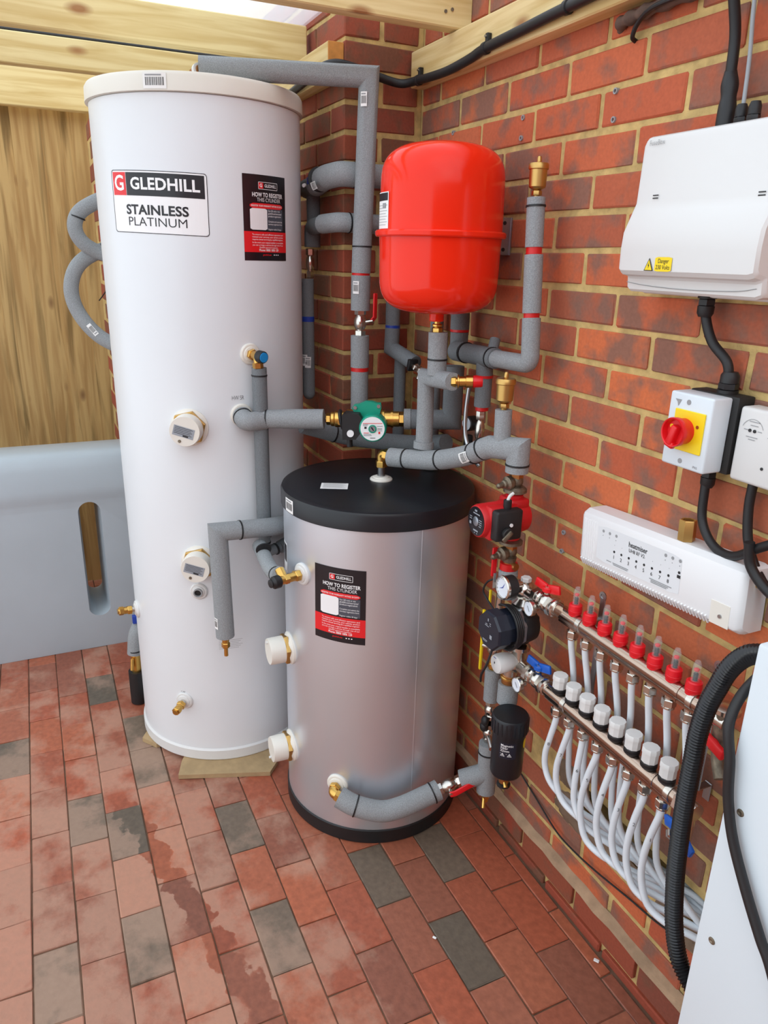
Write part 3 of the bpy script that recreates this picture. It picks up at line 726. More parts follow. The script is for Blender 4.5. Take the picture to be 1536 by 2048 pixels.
# ---- buffer cylinder
buf = thing('buffer_cylinder', 'short silver buffer cylinder with black lid beside the brick wall', 'water cylinder', (SCY[0], SCY[1], 0))
c0 = (SCY[0], SCY[1], 0)
mb = MB(); mb.lathe(c0, (0, 0, 1), [(SR-.01, 0.04), (SR, 0.042), (SR, 0.95), (SR-.01, 0.952)], 'galvanised', 96); mb.build('body', buf)
mb = MB(); sa = math.radians(1.3)
sp = V((SCY[0]+SR*math.cos(sa), SCY[1]+SR*math.sin(sa), 0.5)); mb.box(sp, (0.0012, 0.004, 0.9), 'galvanised', 0.0005, 1); mb.build('seam', buf)
mb = MB(); mb.lathe(c0, (0, 0, 1), [(SR+.001, 0.0), (SR+.004, 0.003), (SR+.004, 0.043), (SR, 0.046)], 'black_rubber', 96); mb.build('base_ring', buf)
mb = MB(); mb.lathe(c0, (0, 0, 1), [(SR+.001, 0.945), (SR+.006, 0.946), (SR+.006, 0.985), (SR+.003, 0.992), (SR-.006, 0.995), (SR-.012, 0.9945), (SR-.02, 0.9965), (0.0, 1.0)], 'black_plastic', 96); mb.build('lid', buf)
ff = on_plane((0.352, -0.397, 0.9985), (0.42, 0.9, 0), (-0.9, 0.42, 0))
mb = MB(); patch(mb, ff, -0.036, 0.036, -0.026, 0.026, 'paper', 0.0006, 0, 3)
for k in range(7): patch(mb, ff, -0.03, 0.03-0.004*(k % 3), 0.020-0.006*k, 0.0215-0.006*k, 'ink_grey', 0.001, 0, 1)
mb.build('lid_label', buf, smooth=False)
f = on_cyl(SCY, SR+.0062, -84); barcode(buf, lambda s, t, h: f(s, 0.966+t, h), 0.045, 0.036, 5)
f5 = on_cyl(SCY, SR, -97); mb = MB(); patch(mb, lambda s, t, h: f5(s, 0.80+t, h), -0.02, 0.02, -0.045, 0.045, 'label_white', 0.0005, 0, 4); patch(mb, lambda s, t, h: f5(s, 0.80+t, h), -0.016, 0.016, -0.01, 0.04, 'label_black', 0.0009, 0, 4); mb.build('rating_plate', buf, smooth=False)
f6 = on_cyl(SCY, SR, -45.8); register_sticker(buf, lambda s, t, h: f6(s, 0.737+t, h), 0.143, 0.207)
immersion(buf, SCY, SR, -91, 0.535, 0.038, 0.042, tagged=False)
immersion(buf, SCY, SR, -91, 0.212, 0.038, 0.042, tagged=False)
a = -72.4; p = rad(SCY, SR, a, 0.793); d = rdir(a)
mb = MB(); rosette(mb, p, d, 0.030, 'plastic_white'); mb.build('valve_rosette', buf)
mb = MB(); mb.cyl(p, p+d*0.075, 0.012, 'brass', 16); mb.hexn(p+d*0.010, p+d*0.026, 0.0155, 'brass'); mb.hexn(p+d*0.045, p+d*0.06, 0.014, 'brass'); q = p+d*0.058
mb.cyl(q, q+V((-0.026, -0.004, 0.018)), 0.012, 'brass', 16); tv = mb.build('relief_valve', buf)
mb = MB(); mb.lathe(p+d*0.07, d, [(0.013, 0), (0.017, 0.004), (0.0165, 0.02), (0.011, 0.026), (0.011, 0.03), (0.008, 0.031)], 'black_rubber', 20); mb.build('valve_knob', tv)
mb = MB(); rosette(mb, (0.340, -0.255, 0.9995), (0, 0, 1), 0.031); mb.build('top_rosette', buf)
p = rad(SCY, SR, -46, 0.187); d = rdir(-46); mb = MB(); rosette(mb, p, d, 0.031); mb.build('outlet_rosette', buf)
# ================================================================== LAGGED PIPES
def lag(name, label, runs, ties=(), bands=(), loc=None, group=None, m='foam'):
    """runs: list of (points, radius, corner radius or 0 for a mitre, material or None)"""
    t = thing(name, label, 'pipe', loc or runs[0][0][-1], group)
    for pts, r, cr, mm in runs:
        mb = MB(); mb.tube(fil(pts, cr) if cr else pts, r, mm or m, 22); mb.build('lagging', t)
    for p, d, r in ties: tie(p, d, r, t)
    for p, d, r, w, mm in bands: band(p, d, r, w, t, mm)
    return t
def ball_valve(name, label, p, d, L, r, lever=None, m='nickel', hm='handle_red', cat_='valve'):
    """straight valve: hex ends, round belly, optional flat lever given as polyline"""
    p = V(p); d = V(d).normalized(); t = thing(name, label, cat_, p)
    mb = MB(); mb.cyl(p-d*L/2, p+d*L/2, r*0.7, m, 16); mb.hexn(p-d*L/2, p-d*L*0.27, r, m); mb.hexn(p+d*L*0.27, p+d*L/2, r, m, 0.8)
    mb.lathe(p-d*L*0.24, d, [(r*0.75, 0), (r*1.05, L*0.12), (r*1.1, L*0.24), (r*1.05, L*0.36), (r*0.75, L*0.48)], m, 20); mb.build('valve_body', t)
    if lever:
        pts, w, th, nrm = lever; n = V(nrm).normalized(); mb = MB(); pts = [V(q) for q in pts]
        mb.cyl(p, pts[0]+n*0.003, r*0.32, m, 12); mb.build('spindle', t)
        mb = MB()
        for a, b in zip(pts, pts[1:]):
            e = (b-a).normalized(); s = n.cross(e).normalized(); R = Matrix((e, s, n)).transposed()
            mb.box((a+b)/2, ((b-a).length+w*0.3, w, th), hm, th*0.42, 3, R)
        mb.build('lever', t)
    return t
def air_vent(label, p, s=1.0):
    t = thing('air_vent', label, 'air vent', p, 'brass automatic air vents')
    mb = MB(); mb.lathe(p, (0, 0, 1), [(0.007*s, -0.01), (0.007*s, 0.006*s), (0.0095*s, 0.007*s)], 'brass_satin', 16); mb.hexn(V(p)+V((0, 0, 0.006*s)), V(p)+V((0, 0, 0.017*s)), 0.012*s, 'brass_satin'); mb.build('tail_nut', t)
    mb = MB(); mb.lathe(p, (0, 0, 1), [(0.008*s, 0.017*s), (0.012*s, 0.020*s), (0.017*s, 0.022*s), (0.0195*s, 0.025*s), (0.0205*s, 0.062*s)], 'brass_satin', 32); mb.build('float_body', t)
    mb = MB(); mb.lathe(p, (0, 0, 1), [(0.022*s, 0.061*s), (0.0232*s, 0.0625*s), (0.0232*s, 0.071*s), (0.021*s, 0.0745*s), (0.008*s, 0.0755*s), (0.0055*s, 0.077*s), (0.005*s, 0.086*s), (0.0035*s, 0.089*s)], 'brass_satin', 32); mb.build('cap', t)
    return t
def sticker_on(parent, p, d, r, w, h, side, seed=1):
    """barcode strip wrapped on a pipe; side = outward direction, d = pipe direction"""
    p = V(p); d = V(d).normalized(); n = V(side); n = (n-d*n.dot(d)).normalized(); s = d.cross(n)
    def f(a, t, hh): an = a/r; return p+d*t+(n*math.cos(an)+s*math.sin(an))*(r+0.0012+hh)
    barcode(parent, f, w, h, seed)
VIEW = V((0.9, -0.42, 0.1))
# --- cold feed over the top of the tall cylinder and down the pier
t = lag('lagged_pipe', 'thick grey lagged pipe across the tall cylinder top and down the pier',
    [([(-0.02, -0.62, 2.017), (0.105, -0.208, 2.018), (0.105, -0.221, 1.62)], 0.0265, 0, None),
     ([(0.105, -0.221, 1.622), (0.105, -0.2235, 1.533)], 0.0268, 0, None), ([(0.105, -0.2235, 1.527), (0.105, -0.224, 1.432)], 0.0272, 0, None)],
    ties=[((0.105, -0.221, 1.603), (0, 0, 1), 0.0268)], bands=[((0.105, -0.2235, 1.53), (0, 0, 1), 0.0255, 0.016, 'tape_red')], loc=(0.105, -0.224, 1.44))
sticker_on(t, (0.105, -0.213, 1.962), (0, 0, 1), 0.0265, 0.016, 0.034, (0.75, -0.65, 0), 2)
sticker_on(t, (0.105, -0.224, 1.495), (0, 0, 1), 0.0272, 0.018, 0.034, (0.62, -0.78, 0), 4)
mb = MB(); mb.cyl((-0.05, -0.63, 2.008), (-0.012, -0.618, 2.012), 0.011, 'copper_dull', 14); mb.cyl((-0.027, -0.623, 2.009), (-0.018, -0.62, 2.011), 0.017, 'plastic_white', 20); mb.build('pipe_end', t)
ball_valve('lever_valve', 'nickel lever valve with upright red handle on the pier pipe', (0.105, -0.224, 1.398), (0, 0, 1), 0.078, 0.0165,
    ([(0.126, -0.196, 1.405), (0.131, -0.190, 1.415), (0.132, -0.190, 1.478)], 0.015, 0.006, (0.9, 0.42, 0)))
t = lag('lagged_pipe', 'grey lagged pipe dropping behind the green pump, red taped',
    [([(0.105, -0.224, 1.362), (0.105, -0.2235, 1.272)], 0.0265, 0, None), ([(0.105, -0.2235, 1.262), (0.105, -0.223, 1.10)], 0.0255, 0, None)],
    bands=[((0.105, -0.2235, 1.267), (0, 0, 1), 0.0258, 0.014, 'tape_red')], loc=(0.105, -0.223, 1.10))
# --- two pipes looping round the pier corner
t = lag('lagged_pipe', 'fat lagged pipe rounding the pier corner, blue valve tee at its end',
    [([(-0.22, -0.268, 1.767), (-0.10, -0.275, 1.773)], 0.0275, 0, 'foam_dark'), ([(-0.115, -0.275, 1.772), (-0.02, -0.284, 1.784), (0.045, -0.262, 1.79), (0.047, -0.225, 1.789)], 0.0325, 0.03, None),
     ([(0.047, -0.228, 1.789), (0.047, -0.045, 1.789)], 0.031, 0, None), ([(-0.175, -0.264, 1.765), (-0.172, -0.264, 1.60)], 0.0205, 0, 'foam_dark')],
    ties=[((0.047, -0.222, 1.789), (0, 1, 0), 0.0328), ((-0.05, -0.290, 1.780), (1, 0.05, 0.14), 0.0330)], loc=(0.0, -0.27, 1.79))
mb = MB(); mb.box((-0.085, -0.305, 1.779), (0.03, 0.012, 0.02), 'tape_blue', 0.003, 2); mb.cyl((-0.07, -0.326, 1.765), (-0.066, -0.332, 1.763), 0.005, 'plastic_white', 10); mb.build('blue_tap', t)
sticker_on(t, (-0.015, -0.29, 1.772), (1, 0.1, 0.13), 0.0325, 0.02, 0.03, (0.3, -0.9, -0.35), 8)
t = lag('lagged_pipe', 'dark lagged pipe round the pier corner at middle height',
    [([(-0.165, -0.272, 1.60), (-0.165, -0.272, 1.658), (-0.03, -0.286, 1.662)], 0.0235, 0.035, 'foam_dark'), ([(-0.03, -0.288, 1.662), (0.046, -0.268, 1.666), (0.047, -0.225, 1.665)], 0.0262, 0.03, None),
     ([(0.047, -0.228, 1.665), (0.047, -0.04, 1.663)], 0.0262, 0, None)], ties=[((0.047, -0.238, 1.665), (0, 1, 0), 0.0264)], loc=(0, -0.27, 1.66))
ball_valve('service_valve', 'small nickel service valve squeezed beside the tall cylinder', (-0.163, -0.28, 1.553), (0, 0, 1), 0.085, 0.0125)
t = lag('lagged_pipe', 'narrow lagged pipe with blue tape and two paper stickers beside the tall cylinder',
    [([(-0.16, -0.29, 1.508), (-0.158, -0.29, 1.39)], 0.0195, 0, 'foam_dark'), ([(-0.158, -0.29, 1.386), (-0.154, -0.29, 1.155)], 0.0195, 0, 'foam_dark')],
    bands=[((-0.158, -0.29, 1.388), (0, 0, 1), 0.0202, 0.017, 'tape_blue')], loc=(-0.154, -0.29, 1.14))
mb = MB(); mb.sphere((-0.154, -0.29, 1.155), 0.0195, 'foam_dark'); mb.build('closed_end', t)
for k, da in ((0, 0), (1, 0.02)): sticker_on(t, (-0.156, -0.29, 1.262-0.004*k), (0.1*k, 0, 1), 0.0198+0.0004*k, 0.018, 0.035, (0.55+0.8*k, -0.8+0.2*k, 0), 11+k)
# --- corner riser with blue tape and its side branch
t = lag('lagged_pipe', 'blue taped lagged riser in the inner brick corner with a side branch',
    [([(0.065, -0.105, 1.80), (0.066, -0.102, 1.383)], 0.0215, 0, 'foam_dark'), ([(0.066, -0.102, 1.378), (0.066, -0.104, 1.318), (0.178, -0.080, 1.287)], 0.0225, 0, 'foam_dark'), ([(0.07, -0.075, 1.30), (0.07, -0.075, 0.99)], 0.018, 0, 'foam_dark')],
    bands=[((0.066, -0.102, 1.381), (0, 0, 1), 0.0222, 0.012, 'tape_blue')], loc=(0.07, -0.075, 0.99))
t = thing('drain_cock', 'small nickel drain cock with black plug at the corner branch end', 'valve', (0.18, -0.08, 1.285))
dd = V((0.96, 0.12, -0.24)).normalized(); p = V((0.178, -0.092, 1.285))
mb = MB(); mb.box(p+dd*0.004, (0.014, 0.03, 0.034), 'black_rubber', 0.003, 2, (0, 0.25, 0.12)); mb.build('plug', t)
mb = MB(); mb.cyl(p, p+dd*0.062, 0.007, 'nickel', 14); mb.hexn(p+dd*0.018, p+dd*0.03, 0.012, 'nickel'); mb.hexn(p+dd*0.042, p+dd*0.054, 0.012, 'nickel'); mb.cyl(p+dd*0.05, p+dd*0.056+V((0, -0.012, -0.022)), 0.006, 'nickel', 12); mb.build('cock_body', t)
# --- pump line: outlet elbow, lagging, unions
U = V((0.267, 0.50, 0.02)).normalized(); A = V((0.10, -0.56, 1.14))
def ax(s): return A+U*s
o0 = rad(TC, TR, 4.3, 1.149)
t = lag('lagged_pipe', 'light grey lagged pipe from the tall cylinder outlet to the green pump',
    [([o0+V((0.004, 0, -0.001)), o0+V((0.045, 0.0, -0.012)), ax(0.05)+V((0, 0, -0.003))], 0.0265, 0.03, None), ([ax(0.045), ax(0.11)], 0.0262, 0, None), ([ax(0.10), ax(0.215)], 0.0275, 0, None)],
    ties=[(ax(0.055), U, 0.0268), (o0+V((0.016, 0, -0.004)), (1, 0, -.25), 0.0268)], loc=ax(0.1))
W = V((0.882, -0.471, 0)).normalized(); Z = V((0, 0, 1))
pump = thing('circulator_pump', 'green circulator pump with round white face plate', 'pump', ax(0.34))
def union(s0, s1, parent):
    mb = MB(); a, b = ax(s0), ax(s1); L = s1-s0; d = U
    mb.cyl(a, b, 0.0135, 'brass', 20)
    mb.hexn(a, a+d*L*0.16, 0.0165, 'brass'); mb.cyl(a+d*L*0.16, a+d*L*0.3, 0.020, 'brass', 24, bev=0.002); mb.cyl(a+d*L*0.3, a+d*L*0.72, 0.0225, 'brass', 24, bev=0.002); mb.lathe(a+d*L*0.72, d, [(0.025, 0), (0.0275, 0.002), (0.0275, L*0.26), (0.025, L*0.28)], 'brass', 24)
    q = a+d*L*0.5+W*0.021-Z*0.006; mb.cyl(q, q+W*0.005, 0.0055, 'brass', 12); return mb.build('union', parent)
mb = MB(); mb.cyl(ax(0.300), ax(0.375), 0.033, 'copper_dull', 28, bev=0.006); mb.lathe(ax(0.338)-W*0.034, W, [(0.03, 0), (0.042, 0.012), (0.044, 0.03), (0.044, 0.046)], 'copper_dull', 28); mb.build('volute', pump)
union(0.222, 0.302, pump)
mbu = MB(); a = ax(0.372)
for (s0, s1, r, hx) in ((0, .012, .0265, 0), (.012, .030, .0215, 0), (.030, .036, .0245, 0), (.036, .052, .0215, 0), (.052, .066, .0205, 1)):
    (mbu.hexn if hx else mbu.cyl)(a+U*s0, a+U*s1, r, 'brass')
mbu.build('union', pump)
mb = MB(); q = ax(0.338)+W*0.012+Z*0.018                               # mounting flange with bolt lugs
Mf = Matrix((( U.x, Z.x, W.x, q.x), (U.y, Z.y, W.y, q.y), (U.z, Z.z, W.z, q.z), (0, 0, 0, 1)))
mb.prism([(-0.042, 0.018), (-0.036, 0.027), (-0.024, 0.028), (-0.006, 0.036), (0.012, 0.036), (0.026, 0.031), (0.036, 0.031), (0.038, 0.02), (0.03, -0.02), (-0.02, -0.02)], 0.02, 'pump_green', Mf); fl = mb.build('flange', pump, angle=25)
for s, z in ((-0.033, 0.02), (0.031, 0.024)):
    mb = MB(); b0 = Mf @ V((s, z, 0.019)); mb.cyl(b0, b0+W*0.005, 0.005, 'steel', 14); mb.build('bolt', fl)
fc = ax(0.338)+U*0.018-Z*0.012
mb = MB(); mb.lathe(fc, W, [(0.034, 0.0), (0.037, 0.012), (0.0375, 0.062), (0.036, 0.068), (0.0335, 0.070)], 'pump_green', 36); mot = mb.build('motor', pump)
ff = on_plane(fc+W*0.0702, U, Z)
mb = MB(); mb.lathe(fc+W*0.069, W, [(0.0325, 0), (0.0325, 0.0016), (0, 0.0016)], 'label_white', 36); fp = mb.build('face_plate', mot)
mb = MB()
for (s0, s1, t0, mm) in ((-.026, .026, .014, 'label_red'), (-.026, -.012, .011, 'ink_grey'), (-.026, -.014, .008, 'ink_grey'), (.012, .027, .006, 'ink_grey'), (.014, .026, -.001, 'ink'), (.014, .026, -.006, 'ink_grey'), (-.024, -.010, -.012, 'label_red'), (-.024, -.004, -.016, 'ink_grey'), (-.024, -.002, -.019, 'ink_grey'), (-.006, .008, -.026, 'ink'), (-.022, -.016, .0, 'ink'), (.016, .021, -.014, 'label_red')):
    patch(mb, ff, s0, s1, t0, t0+(0.0016 if s1-s0 > .008 else 0.006), mm, 0.0012, 0, 1)
mb.build('print', fp, smooth=False)
mb = MB(); mb.lathe(fc+W*0.069, W, [(0.011, 0), (0.011, 0.005), (0.008, 0.0055), (0.008, 0.003)], 'pump_green', 24); mb.cyl(fc+W*0.07, fc+W*0.0735, 0.0075, 'zinc', 16); mb.box(fc+W*0.074, (0.0025, 0.0025, 0.012), 'ink', 0, 1, (0.6, 0, 0)); mb.build('centre_screw', mot)
mb = MB(); tb = ax(0.292)+W*0.022-Z*0.008                              # terminal box
Mt = Matrix(((U.x, Z.x, W.x, tb.x), (U.y, Z.y, W.y, tb.y), (U.z, Z.z, W.z, tb.z), (0, 0, 0, 1)))
mb.prism([(-0.018, -0.036), (0.018, -0.036), (0.03, -0.02), (0.034, 0.02), (0.026, 0.034), (-0.012, 0.036), (-0.02, 0.03)], 0.042, 'black_rubber', Mt); tbx = mb.build('terminal_box', pump, angle=25)
mb = MB(); b0 = Mt @ V((0.004, -0.018, 0.041)); mb.cyl(b0, b0+W*0.006, 0.0095, 'label_white', 20); mb.build('speed_dial', tbx)
mb = MB(); mb.cyl(ax(0.262)-Z*0.002+W*0.01, ax(0.272)+W*0.01, 0.031, 'black_rubber', 24, bev=0.004); mb.cyl(tb-Z*0.034+W*0.02, tb-Z*0.06+W*0.02, 0.008, 'black_rubber', 14); mb.build('cable_gland', tbx)
t = lag('lagged_pipe', 'lagged pipe behind the drop pipe, mitred up from the green pump union',
    [([ax(0.438), ax(0.456)], 0.0285, 0, None), ([ax(0.452), V((0.367, -0.058, 1.158)), V((0.367, -0.058, 1.305))], 0.027, 0, 'foam_dark')], loc=(0.367, -0.058, 1.15))
# --- low dark pipe behind the pump and its drops
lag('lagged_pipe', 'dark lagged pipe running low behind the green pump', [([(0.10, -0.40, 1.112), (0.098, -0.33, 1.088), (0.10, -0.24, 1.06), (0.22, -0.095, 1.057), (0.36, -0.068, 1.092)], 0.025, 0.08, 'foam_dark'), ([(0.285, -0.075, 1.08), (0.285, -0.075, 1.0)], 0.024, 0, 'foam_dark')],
    ties=[((0.0985, -0.30, 1.078), (0.0, 1, -.3), 0.0255)], loc=(0.285, -0.075, 1.0))
lag('lagged_pipe', 'narrow lagged pipe just behind the expansion vessel neck', [([(0.226, -0.04, 1.75), (0.228, -0.04, 1.08)], 0.0185, 0, 'foam_dark')], loc=(0.228, -0.04, 1.0))
# --- header along the right wall
t = lag('lagged_pipe', 'lagged header pipe with air vent riser on the right wall',
    [([(0.692, -0.07, 1.705), (0.699, -0.07, 1.605)], 0.0195, 0, None), ([(0.701, -0.07, 1.590), (0.711, -0.07, 1.468)], 0.0205, 0, None), ([(0.712, -0.07, 1.458), (0.7215, -0.07, 1.357), (0.578, -0.07, 1.352)], 0.0205, 0.022, None),
     ([(0.582, -0.07, 1.352), (0.40, -0.072, 1.349)], 0.0245, 0, 'foam_dark'), ([(0.44, -0.072, 1.350), (0.395, -0.072, 1.349)], 0.0262, 0, 'foam_dark'), ([(0.378, -0.055, 1.345), (0.378, -0.055, 1.395)], 0.0235, 0, 'foam_dark'), ([(0.378, -0.055, 1.402), (0.376, -0.055, 1.60)], 0.0245, 0, 'foam_dark'),
     ([(0.548, -0.06, 1.362), (0.535, -0.045, 1.392)], 0.013, 0, 'foam_dark'), ([(0.53, -0.068, 1.345), (0.53, -0.066, 1.304)], 0.021, 0, 'foam_dark'), ([(0.529, -0.066, 1.300), (0.526, -0.064, 1.226)], 0.0208, 0, 'foam_dark')],
    ties=[((0.693, -0.07, 1.688), (0.07, 0, -1), 0.0203), ((0.566, -0.07, 1.352), (1, 0, 0), 0.0248), ((0.446, -0.072, 1.350), (1, 0, 0), 0.0262), ((0.548, -0.058, 1.367), (-0.4, 0.4, 1), 0.0145)],
    bands=[((0.700, -0.07, 1.597), (0.07, 0, -1), 0.0172, 0.018, 'tape_red'), ((0.7115, -0.07, 1.463), (0.07, 0, -1), 0.0175, 0.012, 'tape_red'), ((0.378, -0.055, 1.399), (0, 0, 1), 0.0247, 0.008, 'tape_red'), ((0.53, -0.066, 1.302), (0, 0, 1), 0.0222, 0.008, 'tape_red'), ((0.526, -0.064, 1.221), (0, 0, 1), 0.0165, 0.013, 'tape_red')], loc=(0.53, -0.06, 1.22))
air_vent('brass air vent topping the tall riser on the wall right of the red vessel', (0.692, -0.07, 1.703), 0.92)
# filling valve and gauge
t = ball_valve('filling_valve', 'nickel filling valve with small black pressure gauge', (0.522, -0.064, 1.163), (0, 0, 1), 0.1, 0.0115)
mb = MB(); gd = V((0.12, -0.99, 0)).normalized(); g0 = V((0.482, -0.058, 1.173)); mb.cyl((0.522, -0.064, 1.173), g0+gd*0.0, 0.0055, 'nickel', 12)
mb.cyl(g0-gd*0.004, g0+gd*0.024, 0.0195, 'black_rubber', 28, bev=0.002); g = mb.build('gauge', t)
mb = MB(); mb.lathe(g0+gd*0.0235, gd, [(0.0165, 0), (0.0165, 0.0012), (0, 0.0012)], 'dial', 24); mb.box(g0+gd*0.0255, (0.012, 0.001, 0.0015), 'ink', 0, 1, (0, 0.7, 1.0)); mb.build('dial', g)
mb = MB(); mb.box((0.492, -0.078, 1.128), (0.018, 0.02, 0.035), 'black_rubber', 0.004, 2); mb.build('black_handle', t)
# --- vessel drop, safety valve, cylinder top line
t = lag('lagged_pipe', 'lagged drop from the expansion vessel to the buffer cylinder top line',
    [([(0.492, -0.182, 1.408), (0.494, -0.182, 1.305)], 0.0235, 0, None), ([(0.572, -0.18, 1.3), (0.436, -0.18, 1.2905), (0.441, -0.181, 1.185)], 0.0215, 0, None), ([(0.441, -0.181, 1.188), (0.444, -0.183, 1.115)], 0.0218, 0, None), ([(0.444, -0.183, 1.125), (0.4445, -0.184, 1.107)], 0.0265, 0, None)],
    ties=[((0.4935, -0.182, 1.343), (0, 0, 1), 0.0238)], loc=(0.444, -0.183, 1.1))
t = thing('check_valve', 'brass check valve hanging under the red expansion vessel', 'valve', (0.491, -0.185, 1.405))
mb = MB(); p = V((0.491, -0.185, 1.404)); mb.cyl(p, p+Z*0.05, 0.008, 'brass', 16); mb.hexn(p+Z*0.001, p+Z*0.015, 0.0135, 'brass'); mb.cyl(p+Z*0.016, p+Z*0.024, 0.0125, 'brass', 18, bev=0.002); mb.hexn(p+Z*0.036, p+Z*0.045, 0.013, 'brass', 0.9); mb.build('valve_body', t)
t = thing('safety_valve', 'brass safety valve with red cap on the drop pipe', 'valve', (0.6, -0.18, 1.303)); dd = V((0.5, 0.865, 0.03)).normalized(); p = V((0.566, -0.182, 1.30))
mb = MB(); mb.cyl(p, p+dd*0.06, 0.009, 'brass', 16); mb.hexn(p, p+dd*0.012, 0.0135, 'brass'); mb.lathe(p+dd*0.015, dd, [(0.014, 0), (0.0165, 0.001), (0.0165, 0.004), (0.0125, 0.005), (0.0125, 0.02), (0.015, 0.021), (0.015, 0.037)], 'brass', 22); mb.build('valve_body', t)
mb = MB(); mb.lathe(p+dd*0.052, dd, [(0.0125, 0), (0.0145, 0.001), (0.0135, 0.02), (0.012, 0.0235)], 'handle_red', 20); mb.build('red_cap', t)
pts = cat([(0.345, -0.262, 1.068), (0.40, -0.225, 1.072), (0.50, -0.178, 1.088), (0.60, -0.152, 1.122), (0.66, -0.143, 1.15)], 6)
t = lag('lagged_pipe', 'bent lagged pipe from the buffer cylinder top to the red pump',
    [(pts[3:], 0.0255, 0, None), ([(0.652, -0.1445, 1.147), (0.69, -0.138, 1.165), (0.755, -0.105, 1.172), (0.755, -0.105, 1.118)], 0.0265, 0, None), ([(0.716, -0.125, 1.168), (0.713, -0.125, 1.256)], 0.0195, 0, None)],
    ties=[(pts[7], pts[8]-pts[7], 0.0260), (pts[13], pts[14]-pts[13], 0.0260), (pts[21], pts[22]-pts[21], 0.0262), ((0.665, -0.142, 1.1545), (0.05, 0.01, 0.03), 0.0270), ((0.755, -0.105, 1.136), (0, 0, 1), 0.0268)], loc=(0.5, -0.18, 1.06))
sticker_on(t, pts[20], pts[21]-pts[20], 0.0262, 0.026, 0.03, (0.6, -0.8, 0.0), 21)
air_vent('brass air vent on the short lagged riser above the red pump', (0.713, -0.125, 1.254), 0.98)
t = thing('elbow_fitting', 'brass elbow on steel stub in the middle of the black lid', 'fitting', (0.34, -0.255, 1.009))
mb = MB(); mb.cyl((0.34, -0.255, 1.0102), (0.341, -0.256, 1.045), 0.0105, 'steel', 18); mb.build('stub', t)
mb = MB(); mb.hexn((0.341, -0.256, 1.036), (0.341, -0.256, 1.053), 0.0165, 'brass'); mb.tube(fil([(0.341, -0.256, 1.05), (0.341, -0.256, 1.074), (0.375, -0.242, 1.072)], 0.012), 0.0125, 'brass', 16); mb.hexn((0.353, -0.2515, 1.073), (0.367, -0.2455, 1.0725), 0.0165, 'brass'); mb.build('elbow', t)
mb = MB(); mb.tube(cat([(0.505, -0.09, 1.30), (0.50, -0.095, 1.21), (0.508, -0.095, 1.14), (0.545, -0.09, 1.095), (0.566, -0.085, 1.08)], 8), 0.0055, 'steel', 12); tag(mb.build('braided_hose'), 'thin braided steel hose hanging behind the drop pipe', 'hose')
# --- relief discharge from tall cylinder
lag('lagged_pipe', 'upright lagged discharge pipe under the blue capped relief valve', [([(0.116, -0.527, 1.283), (0.108, -0.5235, 0.785)], 0.0205, 0, 'foam_dark')], ties=[((0.1157, -0.527, 1.262), (0, 0, 1), 0.0208)], loc=(0.12, -0.5275, 0.775))
t = lag('lagged_pipe', 'lagged drain pipe mitred down the tall cylinder front',
    [(cat([(0.06, -0.41, 0.802), (0.095, -0.455, 0.812), (0.14, -0.495, 0.826), (0.162, -0.55, 0.835), (0.17, -0.62, 0.840)], 5)+[V((0.17, -0.674, 0.842)), V((0.17, -0.668, 0.515))], 0.0268, 0, None)], ties=[((0.1695, -0.612, 0.8395), (0.09, -1.0, 0.06), 0.0272)], loc=(0.17, -0.668, 0.5))
sticker_on(t, (0.17, -0.668, 0.565), (0, 0, 1), 0.0268, 0.016, 0.035, (0.3, -0.95, 0), 31)
t2 = thing('brass_tail', 'brass compression tail below the lagged drain pipe', 'fitting', (0.17, -0.668, 0.45))
mb = MB(); p = V((0.17, -0.668, 0.512)); mb.cyl(p, p-Z*0.062, 0.006, 'brass', 14); mb.cyl(p, p-Z*0.018, 0.0115, 'brass', 18, r1=0.010); mb.hexn(p-Z*0.018, p-Z*0.034, 0.0125, 'brass'); mb.build('tail', t2)
t = lag('lagged_pipe', 'sloping lagged discharge pipe from the buffer relief valve up behind the drain pipe', [(cat([(0.395, -0.566, 0.790), (0.365, -0.566, 0.775), (0.315, -0.566, 0.770), (0.25, -0.562, 0.772), (0.165, -0.556, 0.783)], 6), 0.0205, 0, None)],
    ties=[((0.368, -0.566, 0.777), (1, 0.0, 0.45), 0.0208), ((0.225, -0.560, 0.794), (1, -.1, -0.4), 0.0208)], loc=(0.3, -0.6, 0.76))
lag('lagged_pipe', 'short grey discharge pieces joining behind the sloping pipe', [([(0.108, -0.5235, 0.785), (0.108, -0.5235, 0.735), (0.10, -0.475, 0.742)], 0.0165, 0.01, 'foam_dark'), ([(0.10, -0.475, 0.742), (0.08, -0.435, 0.748)], 0.02, 0, 'foam_dark')],
    ties=[((0.108, -0.5235, 0.768), (0, 0, 1), 0.017), ((0.106, -0.49, 0.74), (-0.35, 0.9, 0.1), 0.0172)], loc=(0.12, -0.53, 0.73))
